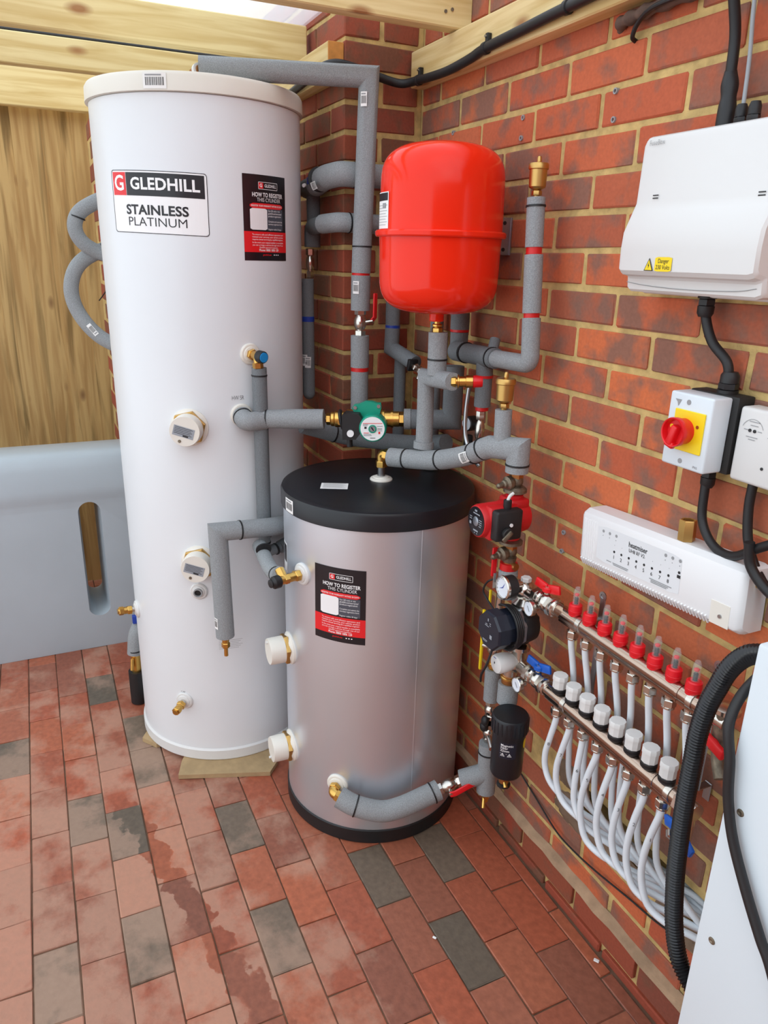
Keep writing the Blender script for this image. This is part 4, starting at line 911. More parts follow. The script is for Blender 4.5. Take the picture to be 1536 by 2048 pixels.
# --- low return from the buffer cylinder
p0 = rad(SCY, SR, -46, 0.187); d = rdir(-46)
t = thing('elbow_fitting', 'brass elbow at the low outlet of the silver cylinder', 'fitting', p0)
mb = MB(); e = p0+d*0.038; s = V((-d.y, d.x, 0)); mb.tube(fil([p0+d*0.011, e, e+s*0.03-Z*0.01], 0.014), 0.0125, 'brass', 16); mb.hexn(p0+d*0.012, p0+d*0.026, 0.0165, 'brass'); mb.hexn(e+s*0.012-Z*0.004, e+s*0.028-Z*0.009, 0.0165, 'brass'); mb.build('elbow', t)
pts = cat([e+s*0.022-Z*0.008, V((0.60, -0.428, 0.163)), V((0.632, -0.367, 0.150)), V((0.647, -0.313, 0.158)), V((0.654, -0.245, 0.176)), V((0.658, -0.205, 0.188))], 6)
t = lag('lagged_pipe', 'curved lagged pipe sweeping round the foot of the silver cylinder', [(pts, 0.0285, 0, None)], ties=[(pts[6], pts[7]-pts[6], 0.029), (pts[-4], pts[-3]-pts[-4], 0.029)], loc=(0.62, -0.36, 0.12))
vd = V((0.10, 0.55, 0.19)).normalized(); vp = V((0.669, -0.178, 0.204))
ball_valve('lever_valve', 'nickel lever valve with red handle near the floor', vp, vd, 0.075, 0.0165, ([vp+V((0.03, -0.012, -0.005)), vp+V((0.034, 0.0, -0.002)), vp+V((0.042, 0.07, 0.026))], 0.016, 0.006, (0.85, -0.2, 0.2)))
t = lag('lagged_pipe', 'lagged tee rising to the black filter from the low return', [([vp+vd*0.036, (0.705, -0.085, 0.243)], 0.0275, 0, None), ([(0.705, -0.085, 0.34), (0.71, -0.085, 0.185)], 0.0255, 0, None)], ties=[((0.706, -0.085, 0.312), (0, 0, 1), 0.026)], loc=(0.71, -0.085, 0.18))
mb = MB(); mb.cyl((0.71, -0.085, 0.186), (0.712, -0.086, 0.155), 0.009, 'brass', 14); mb.cyl((0.711, -0.09, 0.17), (0.726, -0.10, 0.145), 0.0055, 'brass', 12); mb.hexn((0.711, -0.085, 0.178), (0.7115, -0.085, 0.164), 0.0125, 'brass'); mb.build('drain_tap', t)
# --- far left: two loops of lagged pipe and low fitting behind the tall cylinder
lag('lagged_pipe', 'upper grey lagged loop peeping out left of the tall cylinder', [(cat([(-0.44, -0.78, 1.735), (-0.46, -0.84, 1.722), (-0.47, -0.905, 1.685), (-0.47, -0.925, 1.64), (-0.47, -0.905, 1.595), (-0.47, -0.85, 1.565), (-0.44, -0.78, 1.555)], 7), 0.022, 0, None)], ties=[((-0.47, -0.915, 1.668), (0, -0.35, -1), 0.0224)], loc=(-0.46, -0.85, 1.55))
t = lag('lagged_pipe', 'lower grey lagged loop bowing out left of the tall cylinder', [(cat([(-0.46, -0.78, 1.585), (-0.49, -0.86, 1.572), (-0.50, -0.925, 1.53), (-0.50, -0.953, 1.46), (-0.49, -0.938, 1.385), (-0.46, -0.885, 1.315), (-0.42, -0.80, 1.27)], 7), 0.0225, 0, None)], ties=[((-0.485, -0.848, 1.575), (-0.2, -1, -0.2), 0.023)], loc=(-0.48, -0.86, 1.3))
sticker_on(t, (-0.468, -0.90, 1.335), (0.25, 0.55, -0.75), 0.0225, 0.014, 0.04, (0.9, -0.3, 0.2), 41)
mb = MB(); mb.tube(cat([(-1.155, -0.775, 1.44), (-1.12, -0.79, 1.43), (-1.06, -0.83, 1.39)], 5), 0.0022, 'black_rubber', 8); tag(mb.build('loose_wire'), 'thin dark wire sticking out by the sliver of brick', 'wire')
t = lag('lagged_pipe', 'low lagged elbow with brass tail behind the tall cylinder foot', [([(-0.46, -0.80, 0.33), (-0.40, -0.868, 0.29), (-0.40, -0.878, 0.20)], 0.026, 0.04, None)], ties=[((-0.40, -0.874, 0.215), (0, 0, 1), 0.0265)], loc=(-0.40, -0.87, 0.0))
mb = MB(); mb.cyl((-0.40, -0.875, 0.20), (-0.40, -0.876, 0.13), 0.018, 'brass', 16); mb.cyl((-0.38, -0.89, 0.19), (-0.37, -0.895, 0.15), 0.006, 'brass', 12); mb.cyl((-0.40, -0.876, 0.13), (-0.40, -0.876, 0.002), 0.03, 'black_rubber', 20); mb.build('tail', t)
mb = MB(); mb.box((-0.40, -0.865, 0.335), (0.02, 0.02, 0.03), 'tape_blue', 0.003, 2); mb.build('blue_tag', t)
# ================================================================== EXPANSION VESSEL
VC = (0.495, -0.19); VR = 0.1425
ves = thing('expansion_vessel', 'glossy red expansion vessel hung on the brick wall', 'expansion vessel', (VC[0], VC[1], 1.43))
c0 = (VC[0], VC[1], 0)
def dome(z0, zs, up, R):
    out = []
    for k in range(11):
        a = math.pi/2*k/10; h = abs(zs-z0)
        out.append((R*max(0.0, 1-(1-math.sin(a))**2.2)**0.5 if k else 0.0, zs + (z0-zs)*math.cos(a)))
    return out
def superd(zt, zs, R, n=3.2):
    """flattened dome from the pole to the shell"""
    out = []
    for k in range(15):
        r = R*math.sin(math.pi/2*k/14)**0.85; out.append((r, zs+(zt-zs)*max(0, 1-(r/R)**n)**(1/n)))
    return out
mb = MB(); mb.lathe(c0, (0, 0, 1), superd(1.452, 1.545, VR-.002) + [(VR-.001, 1.60), (VR, 1.624)], 'vessel_red', 72); mb.build('lower_shell', ves, angle=50)
mb = MB(); mb.lathe(c0, (0, 0, 1), [(VR, 1.634), (VR, 1.66)] + superd(1.822, 1.725, VR-.001)[::-1], 'vessel_red', 72); mb.build('upper_shell', ves, angle=50)
mb = MB(); mb.lathe(c0, (0, 0, 1), [(VR-.004, 1.621), (VR+.007, 1.622), (VR+.0095, 1.625), (VR+.0095, 1.633), (VR+.007, 1.636), (VR-.004, 1.637)], 'vessel_red', 72); mb.build('clamp_band', ves)
mb = MB(); mb.lathe(c0, (0, 0, 1), [(0.016, 1.434), (0.0175, 1.436), (0.0175, 1.458)], 'vessel_red', 24); mb.build('neck', ves)
f = on_cyl(VC, VR+.0002, -97)
g = lambda s, t, h: f(s, 1.676+t, h)
mb = MB(); patch(mb, g, -0.033, 0.033, -0.038, 0.038, 'paper', 0.0005, 0, 8); lb = mb.build('data_label', ves, smooth=False)
mb = MB(); patch(mb, g, -0.030, 0.030, 0.020, 0.036, 'label_black', 0.0009, 0, 6)
for k in range(8): patch(mb, g, -0.028, 0.028-0.006*(k % 2), 0.010-0.0058*k, 0.011-0.0058*k, 'ink_grey', 0.0009, 0, 4)
patch(mb, g, 0.004, 0.022, 0.004, 0.015, 'ink_grey', 0.0011, 0, 2); mb.build('label_print', lb, smooth=False)
mb = MB(); mb.box((0.492, -0.0025, 1.631), (0.03, 0.005, 0.085), 'zinc', 0.0008, 1); mb.box((0.5035, -0.024, 1.631), (0.003, 0.046, 0.085), 'zinc', 0.0008, 1)
for dz in (-0.03, 0, 0.03): mb.cyl((0.505, -0.022, 1.631+dz), (0.5065, -0.022, 1.631+dz), 0.0045, 'black_rubber', 12)
mb.build('wall_bracket', ves)

# ================================================================== ELECTRICS ON THE RIGHT WALL
def front(o, tilt=0.0):
    """a print surface parallel to the right wall (s to the right, t up, height towards the room)"""
    ca, sa = math.cos(tilt), math.sin(tilt)
    return on_plane(o, (ca, 0, sa), (-sa, 0, ca))
cu = thing('consumer_unit', 'white fuse box with yellow danger stickers at upper right', 'fuse box', (1.15, 0, 1.53))
mb = MB(); mb.box((1.155, -0.022, 1.652), (0.30, 0.044, 0.252), 'plastic_white', 0.008, 3); mb.build('back_box', cu)
X0, X1 = 1.006, 1.300
# moulded cover: section in (depth, height), bulging in the lower half
sec = [(0.030, 1.530), (0.076, 1.530), (0.081, 1.534), (0.083, 1.552), (0.086, 1.556), (0.100, 1.559), (0.106, 1.566), (0.107, 1.60), (0.105, 1.628), (0.090, 1.664), (0.084, 1.678), (0.081, 1.772), (0.077, 1.781), (0.070, 1.784), (0.030, 1.784)]
mb = MB(); n = len(sec); vs = []; xs = [X0, X0+0.004, X0+0.012, X1-0.012, X1-0.004, X1]; ins = [0.008, 0.003, 0, 0, 0.003, 0.008]
for x, i_ in zip(xs, ins):
    for d_, z in sec:
        zc = 1.657; vs.append((x, -max(0.03, d_-i_), zc+(z-zc)*(1-i_*1.2/0.127)))
fs = [[k*n+j, k*n+j+1, (k+1)*n+j+1, (k+1)*n+j] for k in range(5) for j in range(n-1)] + [list(range(n)), [5*n+j for j in range(n)][::-1]]
mb.add(vs, fs, 'plastic_white'); cov = mb.build('cover', cu, angle=28)
ffu = front((0, -0.0815, 0)); mb = MB(); print_text(mb, ffu, 'FuseBox', 1.043, 1.7715, 0.0115, 'ink_grey', -0.005, 0.0016, 0.034); mb.build('lettering', cov, smooth=False)
for x, z in ((1.058, 1.683), (1.272, 1.676)):
    mb = MB()
    for dz in (0, 0.0045): patch(mb, ffu, x-0.006, x+0.007, z+dz, z+dz+0.0018, 'ink', 0.004, 0, 1)
    mb.build('latch_mark', cov, smooth=False)
fl = front((0, -0.1068, 0)); sx, sz = 1.098, 1.5755
mb = MB(); tri = [(1.078, 1.567), (1.097, 1.567), (1.0875, 1.586)]
def trifan(pts, m, h): mb.add([fl(a, b, h) for a, b in pts], [[0, 1, 2]], m)
trifan([(1.0768, 1.5664), (1.0982, 1.5664), (1.0875, 1.5876)], 'ink', 0.0010); trifan([(1.0790, 1.5677), (1.0960, 1.5677), (1.0875, 1.5845)], 'yellow', 0.0013)
mb.add([fl(a, b, 0.0016) for a, b in ((1.0885, 1.5805), (1.0855, 1.5750), (1.0872, 1.5750), (1.0868, 1.5700), (1.0893, 1.5760), (1.0876, 1.5760))], [[0, 1, 2, 5], [2, 3, 4, 5]], 'ink'); mb.build('warning_triangle', cov, smooth=False)
mb = MB(); patch(mb, fl, 1.101, 1.139, 1.566, 1.589, 'yellow', 0.0010, 0.0015, 6); ds = mb.build('danger_sticker', cov, smooth=False); ds['label'] = 'yellow danger 230 volts sticker'
mb = MB(); print_text(mb, fl, 'Danger', 1.120, 1.5825, 0.0100, 'ink', 0, 0.0014, 0.024); print_text(mb, fl, '230 Volts', 1.120, 1.5725, 0.0100, 'ink', 0, 0.0014, 0.031); mb.build('lettering', ds, smooth=False)
mb = MB(); mb.tube(cat([(1.012, -0.0828, 1.546), (1.06, -0.0828, 1.5415), (1.15, -0.0828, 1.5385), (1.25, -0.0828, 1.5405), (1.29, -0.0828, 1.546)], 6), 0.0006, 'ink_grey', 6); mb.build('seam_line', cov)

def cable(name, label, pts, r, m='black_rubber', sm=8, boots=(), cat_='cable'):
    t = thing(name, label, cat_, pts[-1]); mb = MB(); mb.tube(cat(pts, sm) if sm else pts, r, m, 16); mb.build('sheath', t)
    for p, q, r0, r1, mm in boots: mb = MB(); mb.cyl(p, q, r0, mm, 20, r1=r1); mb.build('gland', t)
    return t
def gland(mb, p, d, r, m='black_rubber'):
    p = V(p); d = V(d).normalized(); mb.cyl(p, p+d*0.006, r*1.12, m, 20); mb.hexn(p+d*0.006, p+d*0.018, r*1.05, m); mb.lathe(p+d*0.018, d, [(r, 0), (r*0.98, 0.012), (r*0.75, 0.018)], m, 20)
t = cable('supply_cable', 'thick black supply cable with shrink boot entering the fuse box top', [(1.14, -0.064, 2.20), (1.14, -0.064, 2.10), (1.128, -0.056, 2.0), (1.126, -0.032, 1.92), (1.128, -0.03, 1.86)], 0.0085)
mb = MB(); mb.tube(cat([(1.1255, -0.028, 1.868), (1.133, -0.033, 1.84), (1.139, -0.038, 1.81), (1.141, -0.04, 1.77)], 5), 0.012, 'black_rubber', 18, [0.0095]+[0.0105, 0.0118, 0.0130, 0.0135, 0.0130, 0.0120, 0.0116, 0.0124, 0.0136, 0.0140, 0.0142, 0.0143, 0.0144, 0.0144, 0.0144]); mb.build('shrink_boot', t)
t = cable('grey_cable', 'thin grey cable entering the fuse box top at the picture edge', [(1.18, -0.055, 2.20), (1.178, -0.053, 2.05), (1.165, -0.045, 1.96), (1.165, -0.036, 1.88), (1.172, -0.04, 1.80)], 0.0032, 'grey_cable')
mb = MB(); gland(mb, (1.173, -0.042, 1.778), (-0.05, 0, 1), 0.0095); mb.build('gland', t)
mb = MB(); gland(mb, (1.198, -0.044, 1.778), (0, 0, 1), 0.0095); tag(mb.build('cable_gland'), 'spare black cable gland on the fuse box top at the picture edge', 'cable gland')
# --- isolator
iso = thing('isolator_switch', 'rotary isolator switch with red knob on a yellow plate', 'switch', (1.2, 0, 1.25))
mb = MB(); mb.box((1.208, -0.019, 1.308), (0.104, 0.038, 0.132), 'black_matt', 0.003, 2); mb.build('back_box', iso)
mb = MB(); mb.box((1.2015, -0.060, 1.308), (0.094, 0.044, 0.128), 'cabinet_white', 0.004, 3); ibx = mb.build('body', iso)
ff = front((1.2015, -0.0821, 1.308))
mb = MB(); mb.box((1.2055, -0.0836, 1.3095), (0.066, 0.003, 0.070), 'yellow', 0.001, 1); yp = mb.build('yellow_plate', iso, smooth=False)
for s, z in ((-0.004, 0.050), (-0.004, -0.052)):
    mb = MB(); q = ff(s, z, 0); mb.cyl(q+V((0, 0.004, 0)), q+V((0, -0.0006, 0)), 0.0045, 'grey_plastic', 14); mb.build('cover_screw', ibx)
mb = MB(); mb.add([ff(-0.034, 0.052, .0006), ff(-0.020, 0.052, .0006), ff(-0.026, 0.040, .0006), ff(-0.0285, 0.047, .0006)], [[0, 3, 2, 1]], 'ink_grey'); print_text(mb, ff, 'IP65', 0.030, -0.056, 0.006, 'ink_grey', 0, 0.0006); mb.build('print', ibx, smooth=False)
kc = V((1.199, -0.086, 1.309))
mb = MB(); mb.lathe(kc, (0, -1, 0), [(0.022, -0.002), (0.0225, 0.008), (0.0245, 0.014), (0.0255, 0.024), (0.0245, 0.027), (0.0225, 0.026), (0.020, 0.016), (0.0, 0.015)], 'handle_red', 40); kn = mb.build('knob', iso)
mb = MB(); mb.box(kc+V((-0.003, -0.019, -0.006)), (0.014, 0.016, 0.036), 'handle_red', 0.004, 3, (0, 0.28, 0)); mb.box(kc+V((-0.007, -0.02, -0.022)), (0.020, 0.010, 0.012), 'handle_red', 0.003, 2, (0, 0.28, 0)); mb.build('grip', kn)
mb = MB(); q = kc+V((-0.012, -0.0155, 0.008)); mb.cyl(q, q+V((0, -0.001, 0)), 0.0038, 'yellow', 14); q = kc+V((0.027, 0.001, 0.012)); mb.cyl(q, q+V((0, -0.001, 0)), 0.003, 'copper_dull', 12); mb.build('lock_hole', kn)
t = cable('linking_cable', 'black cable linking the fuse box down to the isolator switch', [(1.155, -0.03, 1.525), (1.156, -0.03, 1.495), (1.176, -0.028, 1.455), (1.21, -0.024, 1.425), (1.218, -0.022, 1.395)], 0.0082)
mb = MB(); gland(mb, (1.155, -0.032, 1.5305), (0, 0, -1), 0.014); mb.build('gland', t)
mb = MB(); gland(mb, (1.219, -0.021, 1.374), (0, 0, 1), 0.0155); mb.build('gland', t)
# --- small white control box
cb = thing('control_box', 'small white control box with two black dots at the right edge', 'control box', (1.32, 0, 1.25))
mb = MB(); mb.box((1.330, -0.020, 1.301), (0.128, 0.040, 0.124), 'plastic_white', 0.006, 3); mb.build('body', cb)
ff = front((1.300, -0.0402, 1.325))
mb = MB()
for s in (-0.0045, 0.0045):
    q = ff(s-0.004, 0.002, 0); mb.cyl(q, q+V((0, -0.0012, 0)), 0.0028, 'ink', 12)
for s0, s1, z in ((-0.02, -0.012, 0.002), (0.006, 0.014, 0.002), (-0.012, 0.008, 0.016), (-0.009, 0.006, 0.010), (-0.014, 0.008, -0.009), (-0.009, 0.004, -0.013), (0.026, 0.033, 0.012), (0.026, 0.033, 0.005), (0.026, 0.033, -0.004)):
    patch(mb, ff, s0, s1, z, z+0.0012, 'ink_grey', 0.0006, 0, 1)
pts = [(0.021*math.cos(math.radians(a)), 0.021*math.sin(math.radians(a))) for a in range(20, 161, 14)]
for p, q in zip(pts, pts[1:]): mb.add([ff(p[0]-.004, p[1], .0006), ff(q[0]-.004, q[1], .0006), ff(q[0]*.96-.004, q[1]*.96, .0006), ff(p[0]*.96-.004, p[1]*.96, .0006)], [[0, 1, 2, 3]], 'ink_grey')
mb.build('print', cb, smooth=False)['kind'] = 'stuff'
mb = MB(); q = ff(0.026, -0.054, 0); mb.cyl(q, q+V((0, -0.001, 0)), 0.0026, 'ink', 10); mb.build('screw_hole', cb, smooth=False)
t = cable('outlet_cable', 'black cable looping from the isolator bottom to the right', [(1.213, -0.026, 1.25), (1.2135, -0.028, 1.20), (1.222, -0.03, 1.145), (1.258, -0.034, 1.112), (1.305, -0.04, 1.112), (1.36, -0.05, 1.15), (1.42, -0.055, 1.19)], 0.0080)
mb = MB(); gland(mb, (1.213, -0.024, 1.2425), (0, 0, -1), 0.0125); mb.build('gland', t)
cable('outlet_cable', 'black cable hanging below the small white control box', [(1.302, -0.022, 1.245), (1.303, -0.022, 1.19), (1.318, -0.022, 1.13), (1.36, -0.024, 1.08), (1.43, -0.03, 1.05)], 0.0080)
mb = MB(); mb.tube(cat([(1.345, -0.06, 1.155), (1.352, -0.055, 1.115), (1.385, -0.05, 1.085), (1.44, -0.05, 1.07)], 6), 0.0085, 'black_rubber', 14); tag(mb.build('loose_cable'), 'end of a black cable coil at the right picture edge', 'cable')
# --- underfloor heating wiring centre, hung slightly out of level
TILT = 0.055
RT = Matrix.Rotation(-TILT, 4, 'Y'); HC = V((1.145, 0, 1.034)); MH = Matrix.Translation(HC) @ RT
hm = thing('wiring_centre', 'long white heating wiring centre with numbered lights above the manifold', 'control box', (1.145, 0, 0.97))
mb = MB()
sec = [(-0.062, 0.002), (-0.062, 0.040), (-0.052, 0.056), (-0.046, 0.0585), (0.048, 0.0585), (0.054, 0.056), (0.062, 0.044), (0.062, 0.002)]   # (height, depth)
n = len(sec); vs = []; xs = [-0.208, -0.204, -0.196, 0.196, 0.204, 0.208]; ins = [0.010, 0.004, 0, 0, 0.004, 0.010]
for x, i_ in zip(xs, ins):
    for z, d_ in sec: vs.append(MH @ V((x, -max(0.002, d_-i_) if d_ > 0.003 else -0.002, z*(1-i_/0.13))))
fs = [[k*n+j, k*n+j+1, (k+1)*n+j+1, (k+1)*n+j] for k in range(5) for j in range(n-1)] + [[k*n+n-1, k*n, (k+1)*n, (k+1)*n+n-1] for k in range(5)] + [list(range(n)), [5*n+j for j in range(n)][::-1]]
mb.add(vs, fs, 'plastic_bright'); hb = mb.build('case', hm, angle=30)
mb = MB()
for k in range(44): mb.box((-0.195+k*0.0078, -0.0545, -0.0525), (0.0032, 0.006, 0.018), 'plastic_bright', 0, 1, (0.55, 0, 0), MH)
ribs = mb.build('rib', hb, smooth=False); ribs['kind'] = 'stuff'
for k in range(6):
    mb = MB(); mb.box((-0.192+k*0.0065, -0.0588, 0.0), (0.0028, 0.0016, 0.085), 'plastic_bright', 0.0005, 1, None, MH); mb.build('rib', hb, smooth=False)
mb = MB(); mb.box((0.168, -0.0592, -0.032), (0.042, 0.0012, 0.046), 'ink_grey', 0.0, 1, None, MH); mb.box((0.168, -0.0605, -0.008), (0.046, 0.006, 0.004), 'plastic_bright', 0.001, 1, None, MH); mb.box((0.168, -0.0602, -0.056), (0.046, 0.005, 0.003), 'plastic_bright', 0.001, 1, None, MH)
mb = MB(); mb.box((0.168, -0.0588, -0.033), (0.040, 0.0014, 0.042), 'plastic_offwhite', 0.0004, 1, None, MH); mb.build('screw_recess', hb, smooth=False)
mb = MB(); q = MH @ V((0.170, -0.0594, -0.036)); mb.cyl(q, q+V((0, -0.0025, 0)), 0.0035, 'steel', 14); mb.build('screw', hb)
mb = MB(); q = MH @ V((0.2065, -0.028, 0.030)); mb.cyl(q, q+V((0.012, 0, 0)), 0.0045, 'brass', 14); mb.build('brass_screw', hb)
mb = MB(); mb.box((0.2072, -0.016, 0.030), (0.0016, 0.026, 0.006), 'ink_grey', 0, 1, None, MH); mb.build('cable_notch', hb, smooth=False)
fh0 = on_plane(MH @ V((0, -0.0587, 0)), RT.to_3x3() @ V((1, 0, 0)), RT.to_3x3() @ V((0, 0, 1)))
mb = MB(); patch(mb, fh0, -0.150, 0.075, -0.035, 0.040, 'enamel_white', 0.0002, 0.004, 10); pl = mb.build('display_panel', hb, smooth=False)
mb = MB(); print_text(mb, fh0, 'heatmiser', -0.035, 0.024, 0.015, 'ink', 0.012, 0.0008, 0.050); print_text(mb, fh0, 'UH8 RF V2', -0.037, 0.012, 0.0105, 'ink', 0, 0.0008, 0.042)
for k in range(8):
    x = -0.098+0.0208*k; q = fh0(x, -0.004, 0.0003); mb.cyl(q, q+V((0, -0.0006, 0)), 0.0026, 'ink', 10); print_text(mb, fh0, str(k+1), x, -0.0155, 0.0105, 'ink', 0, 0.0008); patch(mb, fh0, x-0.0006, x+0.0006, 0.0095, 0.011, 'ink_grey', 0.0008, 0, 1)
for x in (-0.134, -0.115, -0.096): q = fh0(x, 0.030, 0.0003); mb.cyl(q, q+V((0, -0.0005, 0)), 0.0032, 'ink_grey', 8); patch(mb, fh0, x-0.0006, x+0.0006, 0.020, 0.0215, 'ink', 0.0008, 0, 1)
for x in (0.036, 0.053, 0.071): q = fh0(x, 0.032, 0.0003); mb.cyl(q, q+V((0, -0.0005, 0)), 0.0034, 'ink_grey', 8); patch(mb, fh0, x-0.0006, x+0.0006, 0.022, 0.0235, 'ink', 0.0008, 0, 1)
q = fh0(0.0715, 0.010, 0.0003); mb.cyl(q, q+V((0, -0.0006, 0)), 0.0028, 'ink', 8); patch(mb, fh0, 0.0675, 0.0755, -0.001, 0.005, 'ink', 0.0008, 0, 1)
for s0, s1, z in ((-0.118, -0.104, -0.029), (-0.10, -0.055, -0.029), (-0.098, -0.057, -0.032), (0.002, 0.058, -0.026), (0.006, 0.05, -0.029), (0.006, 0.046, -0.032)): patch(mb, fh0, s0, s1, z, z+0.0018, 'ink_grey', 0.0008, 0, 1)
mb.build('lettering', pl, smooth=False)
mb = MB(); q = MH @ V((0.052, -0.030, 0.0622)); up = RT.to_3x3() @ V((0, 0, 1))
mb.lathe(q, up, [(0.0145, 0), (0.0155, 0.0012), (0.0155, 0.038), (0.0145, 0.0395), (0.0105, 0.0395), (0.0100, 0.03), (0.0, 0.03)], 'brass_satin', 6, 0.4); tag(mb.build('brass_nut'), 'hexagonal brass nut standing on the white wiring centre', 'nut')
# --- cable on the ledger with clips
t = cable('armoured_cable', 'thick black cable clipped along the timber ledger', [(-0.30, -0.296, 2.03), (-0.10, -0.294, 2.045), (-0.01, -0.294, 2.052), (0.030, -0.265, 2.056), (0.024, -0.20, 2.050), (0.022, -0.14, 2.038), (0.04, -0.085, 2.026), (0.09, -0.060, 2.028), (0.17, -0.0575, 2.024), (0.26, -0.0575, 2.022), (0.36, -0.0575, 2.028), (0.424, -0.0575, 2.036), (0.57, -0.0575, 2.041), (0.722, -0.0575, 2.046), (1.0, -0.0575, 2.05), (1.9, -0.0575, 2.05)], 0.0108)
for x, z in ((0.092, 2.028), (0.428, 2.036), (0.724, 2.046)):
    mb = MB(); mb.lathe((x-0.006, -0.0575, z), (1, 0, 0), [(0.0108, 0), (0.0135, 0.001), (0.0135, 0.011), (0.0108, 0.012)], 'black_rubber', 18); mb.box((x, -0.052, z+0.02), (0.011, 0.012, 0.022), 'black_rubber', 0.002, 2); mb.cyl((x, -0.057, z+0.024), (x, -0.062, z+0.024), 0.0028, 'steel', 10); mb.build('clip', t)
t = thing('old_cable_stub', 'frayed old brown stub poking from a hole high in the bricks', 'stub', (0.82, -0.01, 2.0))
mb = MB(); mb.tube(cat([(0.818, 0.01, 1.998), (0.835, -0.012, 2.001), (0.88, -0.016, 2.003), (0.94, -0.018, 2.004), (1.02, -0.018, 2.004)], 5), 0.012, 'old_wood', 12, [0.011+0.0025*math.sin(k*1.7) for k in range(21)]); mb.build('stub', t)
mb = MB(); mb.tube(cat([(0.862, 0.004, 1.966), (0.868, -0.012, 1.972), (0.89, -0.02, 1.99), (0.94, -0.034, 1.999), (1.02, -0.036, 2.0)], 5), 0.0042, 'black_rubber', 10); mb.build('thin_wire', t)
# --- wall plugs
for x, z, lab in ((0.827, 1.891, 'upper grey wall plug left of the fuse box top corner'), (0.83, 1.841, 'lower grey wall plug left of the fuse box top corner'), (0.52, 1.886, 'upper grey wall plug above the right of the red vessel'), (0.518, 1.844, 'lower grey wall plug just above the red vessel right shoulder'),
                  (0.198, 1.893, 'grey wall plug in the bricks directly over the red vessel'), (0.818, 0.978, 'upper grey wall plug beside the wiring centre left end'), (0.818, 0.931, 'lower grey wall plug beside the wiring centre left end')):
    mb = MB(); mb.lathe((x, 0.004, z), (0, -1, 0), [(0.0058, 0), (0.0058, 0.0085), (0.0034, 0.0085), (0.0034, 0.001), (0, 0.001)], 'grey_plastic', 16); tag(mb.build('wall_plug'), lab, 'wall plug', 'wall plugs')
# ================================================================== RED PUMP COLUMN
OUT = V((0, -1, 0))
def pump_valve(label, x, y, z0, z1, flange_low, parent_loc):
    t = thing('pump_valve', label, 'valve', (x, y, z0)); mb = MB(); zc = (z0+z1)/2
    mb.cyl((x, y, z0), (x, y, z1), 0.013, 'old_metal', 18); mb.hexn((x, y, z1-0.014), (x, y, z1), 0.0165, 'copper_dull')
    mb.sphere((x, y, zc+0.004), 0.0175, 'old_metal'); zf = z0 if flange_low else z1-0.014
    mb.lathe((x, y, z0), (0, 0, 1), [(0.022, 0), (0.0275, 0.003), (0.0275, 0.010), (0.020, 0.016)], 'old_metal', 24) if flange_low else mb.lathe((x, y, z0+0.0), (0, 0, 1), [(0.016, 0), (0.018, 0.012)], 'old_metal', 20)
    mb.build('valve_body', t)
    mb = MB(); p = V((x, y, zc+0.004)); d = V((0.1, -1, -0.12)).normalized(); mb.lathe(p, d, [(0.012, 0.008), (0.0165, 0.016), (0.0165, 0.026), (0.010, 0.030), (0.0095, 0.036), (0.0065, 0.038), (0.0062, 0.052), (0.003, 0.056)], 'old_metal', 18); mb.build('spindle', t); return t
PX, PY = 0.748, -0.10
pump_valve('corroded valve between the lagged elbow and the red pump', PX, PY, 1.066, 1.115, True, None)
rp = thing('circulator_pump', 'red circulator pump with black terminal box by the wall', 'pump', (PX, PY, 0.95))
pc = V((PX, PY, 1.008))
mb = MB(); mb.cyl((PX, PY, 0.950), (PX, PY, 1.0655), 0.0205, 'pump_red', 24, bev=0.003); mb.lathe(pc+V((0, 0.035, 0)), OUT, [(0.028, 0), (0.038, 0.008), (0.040, 0.02), (0.040, 0.04), (0.038, 0.046)], 'pump_red', 32); mb.box((PX, PY+0.0, 1.045), (0.06, 0.05, 0.025), 'pump_red', 0.008, 2); mb.build('volute', rp)
mb = MB(); mb.lathe(pc, OUT, [(0.040, 0.0), (0.043, 0.015), (0.043, 0.03), (0.0405, 0.034), (0.0395, 0.092), (0.037, 0.099), (0.034, 0.1005)], 'pump_red', 40); mo = mb.build('motor', rp)
mb = MB(); mb.lathe(pc+OUT*0.0995, OUT, [(0.0345, 0), (0.0345, 0.0018), (0, 0.0018)], 'label_black', 36); fp = mb.build('face_plate', mo)
ff = front(pc+OUT*0.1015); mb = MB()
for s0, s1, z, hh in ((-.012, .016, .017, .003), (-.006, .004, .023, .005), (-.026, -.016, .006, .002), (-.026, -.016, .001, .002), (-.026, -.018, -.012, .007), (.014, .026, .006, .002), (.014, .026, .001, .002), (.014, .026, -.004, .002), (.014, .024, -.009, .002), (-.008, .012, -.024, .004), (-.004, .0, -.029, .002), (.006, .010, -.029, .002)): patch(mb, ff, s0, s1, z, z+hh, 'label_silver', 0.0008, 0, 1)
mb.build('print', fp, smooth=False)
mb = MB(); mb.lathe(pc+OUT*0.1005, OUT, [(0.0115, 0), (0.0115, 0.002), (0.009, 0.003), (0, 0.003)], 'zinc', 24); mb.build('vent_screw', mo)
mb = MB(); mb.box(pc+V((0.040, -0.050, 0.002)), (0.044, 0.070, 0.072), 'black_rubber', 0.006, 3); mb.box(pc+V((0.026, -0.050, 0.002)), (0.03, 0.076, 0.08), 'pump_red', 0.006, 2); tb = mb.build('terminal_box', rp)
sx = pc.x+0.0625
mb = MB(); q = V((sx-0.001, pc.y-0.058, pc.z-0.014)); mb.cyl(q, q+V((0.010, 0, 0)), 0.0135, 'black_matt', 20, bev=0.002); mb.box(q+V((0.012, -0.004, -0.004)), (0.006, 0.030, 0.012), 'old_metal', 0.003, 2, (0.75, 0, 0)); mb.build('speed_switch', tb)
